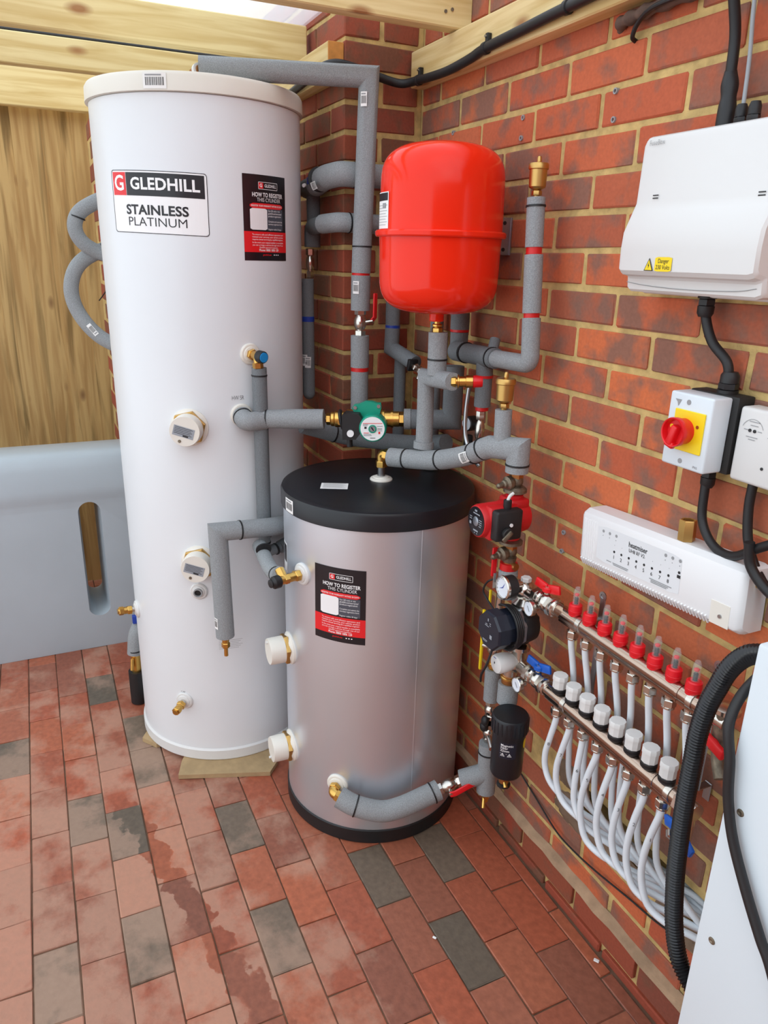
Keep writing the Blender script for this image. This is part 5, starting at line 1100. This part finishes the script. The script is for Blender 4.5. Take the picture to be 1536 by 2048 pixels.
mb = MB(); q = V((sx-0.001, pc.y-0.047, pc.z+0.004)); mb.cyl(q, q+V((0.003, 0, 0)), 0.0042, 'label_white', 14); mb.build('cover_screw', tb)
mb = MB(); q = pc+V((0.040, -0.046, 0.036)); mb.cyl(q, q+Z*0.022, 0.0095, 'black_rubber', 18, bev=0.0015); mb.tube(cat([q+Z*0.02, q+Z*0.03+V((0, 0.005, 0)), q+Z*0.036+V((0, 0.014, 0))], 5), 0.0038, 'plastic_white', 10); mb.build('cable_gland', tb)
mb = MB(); mb.lathe((PX, PY, 0.937), (0, 0, 1), [(0.022, 0), (0.0285, 0.003), (0.0285, 0.010), (0.021, 0.0135)], 'old_metal', 28); mb.build('union_nut', rp)
pump_valve('corroded valve below the red pump', PX, PY, 0.893, 0.9365, False, None)
t = lag('lagged_pipe', 'short lagged stub with red band under the red pump', [([(PX, PY, 0.872), (PX+0.004, PY, 0.80)], 0.0235, 0, None)], bands=[((PX, PY, 0.881), (0, 0, 1), 0.0215, 0.018, 'tape_red')], loc=(PX, PY, 0.8))
mb = MB(); mb.cyl((PX, PY, 0.899), (PX, PY, 0.87), 0.0145, 'copper_dull', 18); mb.cyl((PX, PY, 0.884), (PX+0.026, PY+0.004, 0.886), 0.009, 'copper_dull', 14); mb.build('brass_neck', t)
t = thing('lever_valve', 'upright red lever left of the lagged stub below the red pump', 'valve', (0.735, -0.135, 0.82))
mb = MB(); mb.box((0.733, -0.132, 0.890), (0.006, 0.014, 0.075), 'handle_red', 0.0025, 3); mb.build('lever', t)
mb = MB(); mb.box((0.737, -0.130, 0.842), (0.003, 0.008, 0.04), 'steel', 0.001, 1); mb.cyl((0.742, -0.128, 0.828), (0.752, -0.104, 0.826), 0.009, 'nickel', 14); mb.build('lever_arm', t)
# ================================================================== MIXING SET
MX, MY = 0.822, -0.10
mixs = thing('mixing_set', 'nickel mixing set with pressure gauge joining the two manifold rails', 'mixing valve', (MX, MY, 0.62))
mb = MB(); mb.cyl((0.768, MY, 0.846), (0.868, MY, 0.846), 0.0165, 'nickel', 20); mb.sphere((MX-0.004, MY, 0.848), 0.026, 'nickel'); mb.cyl((MX, MY, 0.85), (MX, MY, 0.872), 0.013, 'nickel', 18); mb.build('top_block', mixs)
mb = MB(); mb.hexn((MX, MY, 0.871), (MX, MY, 0.882), 0.0125, 'plastic_white'); mb.build('white_plug', mixs)
mb = MB(); mb.lathe((MX, MY, 0.806), (0, 0, 1), [(0.020, 0), (0.0295, 0.003), (0.0295, 0.012), (0.022, 0.018), (0.0165, 0.024), (0.0165, 0.034)], 'nickel', 28); mb.build('union_nut', mixs)
mb = MB(); g0 = V((MX+0.004, MY-0.015, 0.868)); mb.cyl(g0, g0+OUT*0.03, 0.008, 'nickel', 14); mb.cyl(g0+OUT*0.022, g0+OUT*0.050, 0.0262, 'black_rubber', 32, bev=0.002); ga = mb.build('pressure_gauge', mixs)
mb = MB(); mb.lathe(g0+OUT*0.047, OUT, [(0.0262, 0), (0.0285, 0.001), (0.0285, 0.006), (0.0245, 0.008), (0.0238, 0.004), (0, 0.004)], 'nickel', 36); mb.build('bezel', ga)
mb = MB(); mb.lathe(g0+OUT*0.0505, OUT, [(0.0237, 0), (0.0237, 0.001), (0, 0.001)], 'dial', 32); dl = mb.build('dial', ga)
fg = front(g0+OUT*0.0518); mb = MB()
for k in range(13):
    a = math.radians(225-22.5*k); p, q = V((math.cos(a), math.sin(a), 0))*0.020, V((math.cos(a), math.sin(a), 0))*0.0225; s = V((-math.sin(a), math.cos(a), 0))*0.0006
    mb.add([fg(v.x, v.y, 0.0004) for v in (p-s, q-s, q+s, p+s)], [[0, 1, 2, 3]], 'ink')
for a, L in ((60, .018), (205, .015)):
    a = math.radians(a); p = V((math.cos(a), math.sin(a), 0))*L; s = V((-math.sin(a), math.cos(a), 0))*0.0012; mb.add([fg(v.x, v.y, 0.0007) for v in (-s, p, s)], [[0, 1, 2]], 'tape_blue')
mb.build('needle', dl, smooth=False)
mb = MB(); mb.cyl((MX, MY, 0.70), (MX, MY, 0.655), 0.0175, 'nickel', 20); mb.sphere((MX-0.01, MY, 0.652), 0.027, 'nickel', (1.1, 1, 1)); mb.cyl((0.785, MY, 0.652), (0.868, MY, 0.652), 0.0165, 'nickel', 20); mb.cyl((MX-0.028, MY, 0.652), (MX-0.03, MY, 0.604), 0.0175, 'nickel', 20); mb.lathe((MX, MY, 0.692), (0, 0, 1), [(0.018, 0), (0.0255, 0.003), (0.0255, 0.012), (0.019, 0.016)], 'nickel', 28); mb.build('mixing_block', mixs)
mb = MB(); h0 = V((MX-0.002, MY-0.012, 0.664)); mb.lathe(h0, OUT, [(0.016, 0), (0.018, 0.008), (0.0215, 0.012), (0.0245, 0.028), (0.0245, 0.046), (0.022, 0.052), (0.012, 0.0545)], 'plastic_white', 24); hd = mb.build('thermostatic_head', mixs)
fq = front(h0+OUT*0.0547); mb = MB(); q = fq(-0.002, 0.004, -0.0005); mb.box(q, (0.003, 0.002, 0.005), 'ink', 0, 1); mb.box(fq(-0.004, 0.016, -0.003), (0.010, 0.004, 0.0014), 'tape_blue', 0, 1); mb.build('scale_mark', hd, smooth=False)
mb = MB(); mb.cyl((MX-0.03, MY, 0.608), (MX-0.031, MY, 0.580), 0.0195, 'copper_dull', 24, bev=0.003); mb.lathe((MX-0.031, MY, 0.594), (0, 0, 1), [(0.0195, 0), (0.022, 0.002), (0.022, 0.006), (0.0195, 0.008)], 'brass', 24); mb.build('brass_union', mixs)
# valves with wing handles and thermometers
for (x, z, y, hm_, lab, th) in ((0.895, 0.852, -0.097, 'handle_red', 'nickel ball valve with red wing handle on the upper manifold', (0.882, 0.834)), (0.897, 0.654, -0.10, 'handle_blue', 'nickel ball valve with blue wing handle on the lower manifold', (0.868, 0.628))):
    t = thing('wing_valve', lab, 'valve', (x, y, z)); mb = MB()
    mb.hexn((x-0.034, y, z), (x-0.018, y, z), 0.0235, 'nickel'); mb.cyl((x-0.02, y, z), (x-0.006, y, z), 0.0215, 'nickel', 24, bev=0.003); mb.sphere((x+0.006, y, z), 0.0215, 'nickel'); mb.cyl((x-0.01, y, z), (x+0.05, y, z), 0.0155, 'nickel', 20); mb.hexn((x+0.018, y, z), (x+0.032, y, z), 0.0235, 'nickel', 0.9); mb.lathe((x+0.032, y, z), (1, 0, 0), [(0.020, 0), (0.0215, 0.003), (0.0215, 0.010), (0.018, 0.013)], 'nickel', 24); mb.cyl((x+0.004, y, z+0.012), (x+0.004, y, z+0.04), 0.0065, 'nickel', 14); mb.build('valve_body', t)
    mb = MB(); hx = V((x+0.004, y, z+0.034)); mb.cyl(hx-Z*0.008, hx+Z*0.004, 0.0125, hm_, 20, bev=0.002)
    for s in (-1, 1): mb.box(hx+V((s*0.018, s*0.004, 0.003)), (0.034, 0.007, 0.021), hm_, 0.0025, 2, (0, -s*0.22, 0.2))
    mb.build('wing_handle', t)
    mb = MB(); q = V((th[0], y-0.012, th[1])); mb.cyl(q, q+OUT*0.02, 0.010, 'nickel', 16); mb.lathe(q+OUT*0.012, OUT, [(0.017, 0), (0.0185, 0.002), (0.0185, 0.011), (0.0165, 0.0125), (0.016, 0.010), (0, 0.010)], 'nickel', 28); tm = mb.build('thermometer', t)
    mb = MB(); mb.lathe(q+OUT*0.0215, OUT, [(0.0162, 0), (0.0162, 0.001), (0, 0.001)], 'dial', 24); mb.box(q+OUT*0.0235, (0.014, 0.0008, 0.0012), 'ink_grey', 0, 1, (0, 0.9, 0)); mb.build('dial', tm)
# --- black mixing pump
bp_ = thing('mixing_pump', 'black electronic pump with coiled cable in the mixing set', 'pump', (MX, MY, 0.70)); bc = V((MX+0.004, MY, 0.763))
mb = MB(); mb.lathe(bc+V((0, 0.024, 0)), OUT, [(0.035, 0), (0.042, 0.006), (0.045, 0.02), (0.045, 0.044), (0.042, 0.05)], 'black_rubber', 32); mb.cyl((MX, MY, 0.716), (MX, MY, 0.806), 0.021, 'black_rubber', 22)
mb.box(bc+V((0.028, -0.004, 0.012)), (0.03, 0.04, 0.05), 'black_rubber', 0.006, 2); mb.build('volute', bp_)
mb = MB(); mb.lathe(bc+OUT*0.020, OUT, [(0.042, 0), (0.0505, 0.002), (0.0505, 0.009), (0.044, 0.012)], 'zinc', 8, 0.39); mb.build('clamp_ring', bp_)
mb = MB(); mb.lathe(bc+OUT*0.030, OUT, [(0.042, 0), (0.0445, 0.003), (0.0445, 0.032), (0.0485, 0.034), (0.0485, 0.062), (0.045, 0.067)], 'navy', 8, 0.3927); cx = mb.build('control_module', bp_, angle=20)
fm = front(bc+OUT*0.0972); mb = MB()
for s0, s1, z, hh in ((-.004, .0, .024, .007), (-.014, .002, .010, .0022), (-.012, -.004, .014, .0022), (.004, .010, .020, .002), (.004, .010, .015, .002), (.008, .017, -.016, .010), (-.02, .0, -.028, .002), (-.02, -.002, -.031, .0015)): patch(mb, fm, s0, s1, z, z+hh, 'label_silver', 0.0008, 0, 1)
mb.build('print', cx, smooth=False)
mb = MB()
for k in range(4):
    pts = []
    for j in range(17):
        a = math.radians(-100+j*14); r = 0.0505+0.0012*k; pts.append(bc+V((math.cos(a)*r, -0.034-0.0058*k, math.sin(a)*r)))
    mb.tube(pts, 0.0028, 'black_rubber', 8)
o = mb.build('coiled_cable', bp_); o['kind'] = 'stuff'
mb = MB(); mb.tube(cat([(MX-0.01, -0.170, 0.715), (MX-0.008, -0.176, 0.695), (MX-0.012, -0.184, 0.66), (MX-0.03, -0.184, 0.625), (MX-0.052, -0.17, 0.59)], 6), 0.003, 'black_rubber', 8); mb.build('loose_lead', bp_)
mb = MB(); mb.tube(cat([(0.735, -0.126, 0.846), (0.715, -0.135, 0.83), (0.70, -0.135, 0.80), (0.715, -0.13, 0.78), (0.75, -0.13, 0.765)], 6), 0.0025, 'black_rubber', 8); tag(mb.build('sensor_wire'), 'thin black wire looping left of the pressure gauge', 'wire')
# --- lagged stub, magnetic filter
lag('lagged_pipe', 'short fat lagged stub right above the black filter', [([(MX-0.031, MY, 0.582), (MX-0.029, MY-0.002, 0.528)], 0.0258, 0, None)], loc=(MX-0.03, MY, 0.527))
FX, FY = 0.857, -0.134
mf = thing('magnetic_filter', 'black magnetic filter canister with small navy label', 'filter', (FX, FY, 0.36))
mb = MB(); mb.lathe((FX, FY, 0), (0, 0, 1), [(0.025, 0.372), (0.037, 0.374), (0.0395, 0.380), (0.0405, 0.51)], 'black_plastic', 48); mb.build('canister', mf)
mb = MB(); prof = [(0.0405, 0.497), (0.0445, 0.499), (0.045, 0.536), (0.042, 0.541), (0.020, 0.5425), (0.0, 0.5425)]; mb.lathe((FX, FY, 0), (0, 0, 1), prof, 'black_plastic', 48)
for k in range(24):
    a = 2*math.pi*k/24; mb.box((FX+0.0448*math.cos(a), FY+0.0448*math.sin(a), 0.518), (0.002, 0.004, 0.034), 'black_plastic', 0, 1, (0, 0, a))
mb.build('screw_cap', mf)
mb = MB(); mb.cyl((FX-0.045, FY+0.02, 0.522), (MX-0.029, MY-0.002, 0.528), 0.012, 'black_plastic', 14); mb.build('inlet', mf)
fF = on_cyl((FX, FY), 0.0402, -38); fk = lambda s, t, h: fF(s, 0.462+t, h)
mb = MB(); patch(mb, fk, -0.020, 0.022, -0.023, 0.021, 'navy', 0.0005, 0, 8); lb = mb.build('filter_label', mf, smooth=False)
mb = MB()
for k, tx in enumerate(('Magnetic', 'Filter', '22mm')): print_text(mb, fk, tx, -0.0165, 0.0145-0.0075*k, 0.0085, 'label_white', 0.01, 0.0009, None, 'LEFT')
for s in (-0.0105, 0.006):
    A3 = [(s-0.0055, -0.016), (s+0.0055, -0.016), (s, -0.0065)]; B3 = [(s-0.0038, -0.0151), (s+0.0038, -0.0151), (s, -0.0085)]
    mb.add([fk(a, b, 0.0009) for a, b in A3+B3], [[0, 1, 4, 3], [1, 2, 5, 4], [2, 0, 3, 5]], 'label_white'); patch(mb, fk, s-0.0007, s+0.0007, -0.0145, -0.0105, 'label_white', 0.0009, 0, 1)
patch(mb, fk, -0.0165, 0.0, -0.0095, -0.0088, 'label_white', 0.0009, 0, 1); mb.build('lettering', lb, smooth=False)
f2_ = on_cyl((FX, FY), 0.0404, 34); mb = MB(); vs = [f2_(0.008*math.cos(a), 0.474+0.014*math.sin(a), 0.0006) for a in [2*math.pi*k/16 for k in range(16)]]; mb.add(vs, [list(range(16))], 'yellow'); mb.build('yellow_spot', mf, smooth=False)
mb = MB(); mb.cyl((FX-0.004, FY, 0.374), (FX-0.004, FY, 0.338), 0.0125, 'copper_dull', 18, bev=0.002); mb.cyl((FX-0.004, FY, 0.352), (FX+0.014, FY-0.006, 0.336), 0.0055, 'brass', 12); mb.build('drain_neck', mf)
mb = MB(); mb.lathe((FX-0.004, FY, 0.328), (0, 0, 1), [(0.014, 0), (0.0175, 0.002), (0.0175, 0.007), (0.013, 0.010)], 'black_rubber', 12); mb.build('drain_wheel', mf)
# --- left riser with two small valves
lag('lagged_pipe', 'lagged stub behind the filter, left of the fat one', [([(0.692, -0.08, 0.562), (0.694, -0.08, 0.468)], 0.0215, 0, None)], loc=(0.694, -0.08, 0.467))
t = ball_valve('isolating_valve', 'upper nickel isolating valve with black cap left of the filter', (0.694, -0.08, 0.437), (0, 0, 1), 0.055, 0.0145); mb = MB(); mb.sphere((0.702, -0.1, 0.412), 0.0125, 'black_rubber', (1, .8, 1.2)); mb.build('black_cap', t)
t = ball_valve('isolating_valve', 'lower nickel isolating valve with black cap left of the filter', (0.698, -0.082, 0.369), (0, 0, 1), 0.055, 0.0150); mb = MB(); mb.sphere((0.698, -0.1, 0.392), 0.0125, 'black_rubber', (1, .8, 1.2)); mb.cyl((0.70, -0.085, 0.366), (0.745, -0.1, 0.352), 0.0085, 'nickel', 14); mb.build('black_cap', t)
t = thing('lever_valve', 'nickel valve with long yellow lever behind the black pump', 'valve', (0.69, -0.08, 0.575)); mb = MB(); mb.cyl((0.692, -0.08, 0.562), (0.69, -0.08, 0.63), 0.0135, 'brass', 16); mb.hexn((0.692, -0.08, 0.566), (0.692, -0.08, 0.582), 0.0175, 'brass'); mb.sphere((0.69, -0.08, 0.62), 0.02, 'nickel'); mb.cyl((0.69, -0.08, 0.63), (0.70, -0.08, 0.80), 0.0115, 'nickel', 16); mb.build('valve_body', t)
mb = MB(); mb.box((0.668, -0.106, 0.640), (0.008, 0.007, 0.175), 'yellow', 0.002, 2); mb.cyl((0.668, -0.104, 0.625), (0.69, -0.08, 0.62), 0.006, 'nickel', 12); mb.build('yellow_lever', t)
mb = MB(); mb.box((0.690, -0.106, 0.775), (0.007, 0.006, 0.035), 'yellow', 0.002, 2); mb.build('yellow_tag', t)

# ================================================================== MANIFOLDS
TXS = [0.983+0.0469*i for i in range(8)]; BXS = [0.979+0.0462*i for i in range(8)]
RY, RZ, BY, BZ = -0.085, 0.846, -0.10, 0.652
def rail(name, label, y, z, x0, x1, xs):
    t = thing(name, label, 'manifold', ((x0+x1)/2, y, z)); xm = [xs[0]+0.024, xs[6]+0.024]
    cuts = [x0]+xm+[x1]
    for a, b in zip(cuts, cuts[1:]):
        mb = MB(); L = b-a-0.0012; n = 18; r = 0.0158
        poly = [(r*math.cos(t_), r*math.sin(t_)) for t_ in [math.radians(-28+236*k/n) for k in range(n+1)]] + [(-0.011, -0.013), (-0.011, -0.0185), (0.011, -0.0185), (0.011, -0.013)]
        mb.prism(poly, L, 'nickel_rail', Matrix(((0, 0, 1, a), (-1, 0, 0, y), (0, 1, 0, z), (0, 0, 0, 1)))); mb.build('rail_bar', t, angle=30)
    for a in xm: mb = MB(); mb.lathe((a-0.004, y, z), (1, 0, 0), [(0.0155, 0), (0.0172, 0.001), (0.0172, 0.007), (0.0155, 0.008)], 'nickel_rail', 24); mb.build('joint_ring', t)
    for x in xs:
        mb = MB(); mb.cyl((x, y, z-0.016), (x, y, z-0.028), 0.0095, 'nickel', 16); mb.hexn((x, y, z-0.0425), (x, y, z-0.0265), 0.0138, 'nickel', random.uniform(0, 1)); mb.lathe((x, y, z-0.047), (0, 0, 1), [(0.0105, 0), (0.0122, 0.001), (0.0122, 0.004), (0.011, 0.005)], 'nickel', 18); mb.build('port_nut', t)
    return t
mt = rail('flow_manifold', 'upper nickel manifold rail with red capped flow meters', RY, RZ, 0.945, 1.352, TXS)
for x in TXS:
    mb = MB(); z0 = RZ+0.0155; mb.cyl((x, RY, z0-0.004), (x, RY, z0+0.002), 0.0135, 'flow_red', 20); mb.lathe((x, RY, z0), (0, 0, 1), [(0.0135, 0.0), (0.0148, 0.002), (0.0148, 0.008), (0.0138, 0.009), (0.0148, 0.010), (0.0142, 0.0205), (0.0115, 0.0225), (0.008, 0.0222)], 'flow_red', 24); fmt = mb.build('flow_meter', mt)
    mb = MB(); mb.lathe((x, RY, z0+0.021), (0, 0, 1), [(0.0075, 0), (0.0075, 0.032), (0.0060, 0.0345), (0.0048, 0.040), (0.0, 0.0405)], 'clear_tube', 18); mb.build('sight_glass', fmt)
    mb = MB()
    for k in range(5): mb.lathe((x, RY, z0+0.0225+0.0032*k), (0, 0, 1), [(0.0035, 0), (0.0046, 0.0008), (0.0035, 0.0016)], 'ink', 12)
    mb.cyl((x, RY, z0+0.02), (x, RY, z0+0.046), 0.0012, 'steel', 8); mb.lathe((x, RY, z0+0.0415), (0, 0, 1), [(0.0035, 0), (0.0048, 0.001), (0.0048, 0.004), (0.0035, 0.005)], 'flow_red', 14); mb.build('float', fmt)
mr = rail('return_manifold', 'lower nickel manifold rail with white hand caps', BY, BZ, 0.945, 1.336, BXS)
for x in BXS:
    mb = MB(); z0 = BZ+0.0155; mb.lathe((x, BY, z0), (0, 0, 1), [(0.013, -0.003), (0.0162, 0.001), (0.0162, 0.005), (0.0145, 0.0055), (0.0162, 0.006), (0.0162, 0.010), (0.015, 0.0115)], 'black_rubber', 24); hc = mb.build('cap_collar', mr)
    mb = MB(); mb.lathe((x, BY, z0+0.0115), (0, 0, 1), [(0.0152, 0), (0.0160, 0.001), (0.0160, 0.020), (0.0172, 0.0205), (0.0172, 0.029), (0.0158, 0.0315), (0, 0.032)], 'plastic_white', 10, random.uniform(0, 0.6)); mb.build('hand_cap', mr, angle=30)
# wall brackets
for x, lab in ((1.010, 'steel strip bracket behind the second flow meter'), (1.318, 'steel strip bracket behind the last flow meter')):
    t = thing('manifold_bracket', lab, 'bracket', (x, 0, 0.63)); mb = MB()
    mb.box((x, -0.036, 0.775), (0.016, 0.003, 0.27), 'steel', 0.001, 1); mb.box((x, -0.02, 0.642), (0.016, 0.036, 0.003), 'steel', 0.001, 1); mb.box((x, -0.004, 0.625), (0.016, 0.003, 0.04), 'steel', 0.001, 1); mb.build('strip', t, smooth=False)
    for z in (0.905, ): mb = MB(); mb.lathe((x, -0.036, z), (0, -1, 0), [(0.0095, 0), (0.0105, 0.001), (0.0105, 0.003), (0.0055, 0.003), (0.0055, 0.0)], 'steel', 20); mb.build('eyelet', t)
    for y, z in ((RY, RZ), (BY, BZ)): mb = MB(); mb.lathe((x-0.007, y, z), (1, 0, 0), [(0.0160, 0), (0.0180, 0.001), (0.0180, 0.013), (0.0160, 0.014)], 'nickel', 22); mb.box((x, (y-0.036)/2, z), (0.012, abs(y+0.036), 0.014), 'steel', 0.001, 1); mb.build('rail_clip', t)
# end sets
t = thing('drain_cock', 'old drain tap with red wing at the far end of the upper rail', 'valve', (1.37, RY, 0.70)); mb = MB()
mb.hexn((1.352, RY, RZ), (1.366, RY, RZ), 0.0215, 'nickel'); mb.cyl((1.366, RY, RZ), (1.392, RY, RZ), 0.0165, 'nickel', 20); mb.cyl((1.384, RY, RZ+0.03), (1.384, RY, 0.80), 0.0155, 'old_metal', 18); mb.lathe((1.384, RY, RZ+0.018), (0, 0, 1), [(0.018, 0), (0.0235, 0.002), (0.0235, 0.010), (0.018, 0.012)], 'nickel', 24); mb.tube(fil([(1.384, RY, 0.82), (1.384, RY, 0.772), (1.408, RY-0.012, 0.748)], 0.02), 0.0115, 'old_metal', 16); mb.build('tap_body', t)
mb = MB(); mb.box((1.386, RY-0.022, 0.808), (0.060, 0.010, 0.020), 'handle_red', 0.003, 2, (0, 0.12, -0.2)); mb.cyl((1.384, RY-0.01, 0.808), (1.384, RY-0.024, 0.806), 0.009, 'handle_red', 16); mb.build('wing_handle', t)
t = thing('drain_cock', 'drain tap with blue wing at the far end of the lower rail', 'valve', (1.35, BY, 0.56)); mb = MB()
mb.hexn((1.336, BY, BZ), (1.350, BY, BZ), 0.0225, 'nickel'); mb.cyl((1.35, BY, BZ), (1.378, BY, BZ), 0.0165, 'nickel', 20); mb.cyl((1.362, BY, BZ), (1.362, BY, 0.585), 0.013, 'nickel', 18); mb.hexn((1.336, BY-0.004, 0.572), (1.346, BY-0.008, 0.585), 0.0115, 'nickel'); mb.cyl((1.340, BY-0.004, 0.578), (1.362, BY, 0.592), 0.0085, 'nickel', 14); mb.build('tap_body', t)
mb = MB()
for s in (-1, 1): mb.box((1.364+s*0.024, BY-0.018-s*0.004, 0.602-s*0.004), (0.036, 0.008, 0.021), 'handle_blue', 0.003, 2, (0, s*0.35, -0.25))
mb.cyl((1.364, BY-0.006, 0.60), (1.364, BY-0.024, 0.60), 0.010, 'handle_blue', 16); mb.build('wing_handle', t)
# plastic heating pipes
ORD = ('first', 'second', 'third', 'fourth', 'fifth', 'sixth', 'seventh', 'eighth')
for i, x in enumerate(TXS):
    mb = MB(); k = i/7; zb = 0.345-0.012*k; xe = min(x+0.28, 1.49)
    dx = (-0.004, 0.002, -0.006, 0.003, -0.020, -0.010, -0.004, -0.002)[i]
    mb.tube(cat([(x, RY, RZ-0.045), (x, RY, RZ-0.06), (x+dx*0.4, -0.066, 0.70), (x+dx, -0.054, 0.60), (x+dx, -0.050, 0.50), (x+dx+0.012, -0.044, 0.415), (x+0.055, -0.028, zb+0.032), (x+0.15-0.06*k, 0.0, zb+0.008), (xe-0.03, 0.045+0.018*(i//4), 0.314+0.0165*(i % 4)), (xe+0.05, 0.06+0.018*(i//4), 0.312+0.0165*(i % 4))], 7), 0.0070, 'pex', 12)
    tag(mb.build('heating_pipe'), '%s white plastic pipe from the left under the upper rail' % ORD[i], 'pipe', 'white pipes of the flow rail')
for i, x in enumerate(BXS):
    t = thing('heating_pipe', '%s white plastic pipe from the left under the lower rail' % ORD[i], 'pipe', (x, BY, 0.4), 'white pipes of the return rail'); k = i/7; zb = 0.352-0.035*k+0.008*(i % 2); xe = min(x+0.27, 1.5)
    mb = MB(); dx = (-0.020, -0.022, -0.004, -0.024, -0.018, -0.016, -0.018, -0.020)[i]
    lf = (0.050, 0.036, 0.034, 0.0, 0.012, 0.016, 0.006, 0.0)[i]
    mb.tube(cat([(x, BY, BZ-0.045), (x, BY, BZ-0.062), (x+dx*0.6, BY-0.002, 0.53), (x+dx, BY-0.002, 0.47+lf*0.4), (x+dx+0.002, BY+0.001, 0.415+lf*0.7), (x+dx+0.022, BY+0.006, 0.368+lf), (x+0.038, BY+0.020, 0.352+lf*0.9), (x+0.075, BY+0.045, 0.348+lf*0.6), (x+0.125, -0.022, 0.344+lf*0.3), (min(x+0.20, 1.5), 0.012+0.017*(i//4), 0.314+0.0165*(i % 4)), (min(x+0.28, 1.55), 0.018+0.017*(i//4), 0.312+0.0165*(i % 4))], 7), 0.0072, 'pex', 12); mb.build('pipe_wall', t)
    fd = on_cyl((x+dx*0.62, BY-0.002), 0.0079, -40); mb = MB(); print_text(mb, lambda s, t_, h: fd(s, 0.525+t_, h), str(8-i), 0, 0, 0.012, 'ink', -0.01, 0.0003); mb.build('handwriting', t, smooth=False)
mb = MB(); mb.tube(cat([(0.70, -0.006, 0.278), (0.755, -0.006, 0.253), (0.84, -0.007, 0.225), (0.928, -0.012, 0.203), (1.0, -0.014, 0.204), (1.08, -0.012, 0.212), (1.18, -0.008, 0.228), (1.281, -0.008, 0.247), (1.368, -0.006, 0.284), (1.5, -0.006, 0.33)], 6), 0.0022, 'black_matt', 8); tag(mb.build('thin_wire'), 'thin dark wire tacked low along the brick wall', 'wire')
# --- corrugated conduit
ctl = [(1.567, -0.17, 1.062), (1.52, -0.17, 1.058), (1.474, -0.17, 1.042), (1.451, -0.17, 1.021), (1.434, -0.17, 0.991), (1.424, -0.17, 0.960), (1.411, -0.17, 0.913), (1.404, -0.17, 0.857), (1.404, -0.17, 0.805), (1.404, -0.17, 0.751), (1.405, -0.17, 0.694), (1.408, -0.17, 0.640), (1.412, -0.17, 0.584), (1.419, -0.17, 0.531), (1.429, -0.17, 0.479), (1.445, -0.17, 0.433), (1.467, -0.17, 0.405), (1.51, -0.17, 0.385), (1.567, -0.17, 0.38)]
P = cat(ctl, 30); acc = [0.0]
for a, b in zip(P, P[1:]): acc.append(acc[-1]+(b-a).length)
pts = []; rr = []; step = 0.0028; s = 0; j = 0; k = 0
while s < acc[-1]:
    while acc[j+1] < s: j += 1
    u = (s-acc[j])/max(1e-9, acc[j+1]-acc[j]); pts.append(P[j].lerp(P[j+1], u)); rr.append(0.0158 if k % 2 else 0.0128); s += step; k += 1
mb = MB(); mb.tube(pts, 0.02, 'conduit_black', 18, rr); tag(mb.build('corrugated_conduit', angle=80), 'black corrugated conduit arching in front of the manifold ends', 'conduit')
# --- white cabinet at the lower right
cab = thing('white_cabinet', 'white metal cabinet edge at the lower right corner', 'cabinet', (1.78, -0.165, 0))
mb = MB(); mb.box((1.785, -0.165, 0.568), (0.44, 0.27, 1.134), 'cabinet_white', 0.004, 2); mb.build('casing', cab)
for z in (1.112, 0.895, 0.671, 0.445): mb = MB(); mb.lathe((1.591, -0.2995, z), (0, -1, 0), [(0.0055, 0), (0.0052, 0.0016), (0.003, 0.0022), (0.0012, 0.0012), (0, 0.0012)], 'old_metal', 16); mb.build('screw', cab)
t = cable('black_cable', 'black cable draped over the face of the white cabinet', [(1.556, -0.10, 1.09), (1.548, -0.20, 1.085), (1.546, -0.27, 1.058), (1.552, -0.305, 1.015), (1.568, -0.311, 0.965), (1.577, -0.311, 0.912), (1.595, -0.311, 0.861), (1.627, -0.311, 0.806), (1.661, -0.311, 0.756), (1.689, -0.311, 0.718), (1.75, -0.311, 0.60), (1.78, -0.311, 0.35), (1.80, -0.33, 0.011), (1.84, -0.42, 0.010)], 0.0070)
# --- litter on the floor
for x, y, s_, lab in ((0.93, -0.355, 0.006, 'tiny white chip on the floor beside the lone grey paver'), (1.14, -0.03, 0.008, 'pale crumbs at the foot of the brick wall')):
    mb = MB(); mb.box((x, y, 0.004), (s_*1.6, s_, s_*0.5), 'paper', 0.001, 1, (0, 0, 0.6)); tag(mb.build('chip', smooth=False), lab, 'litter')
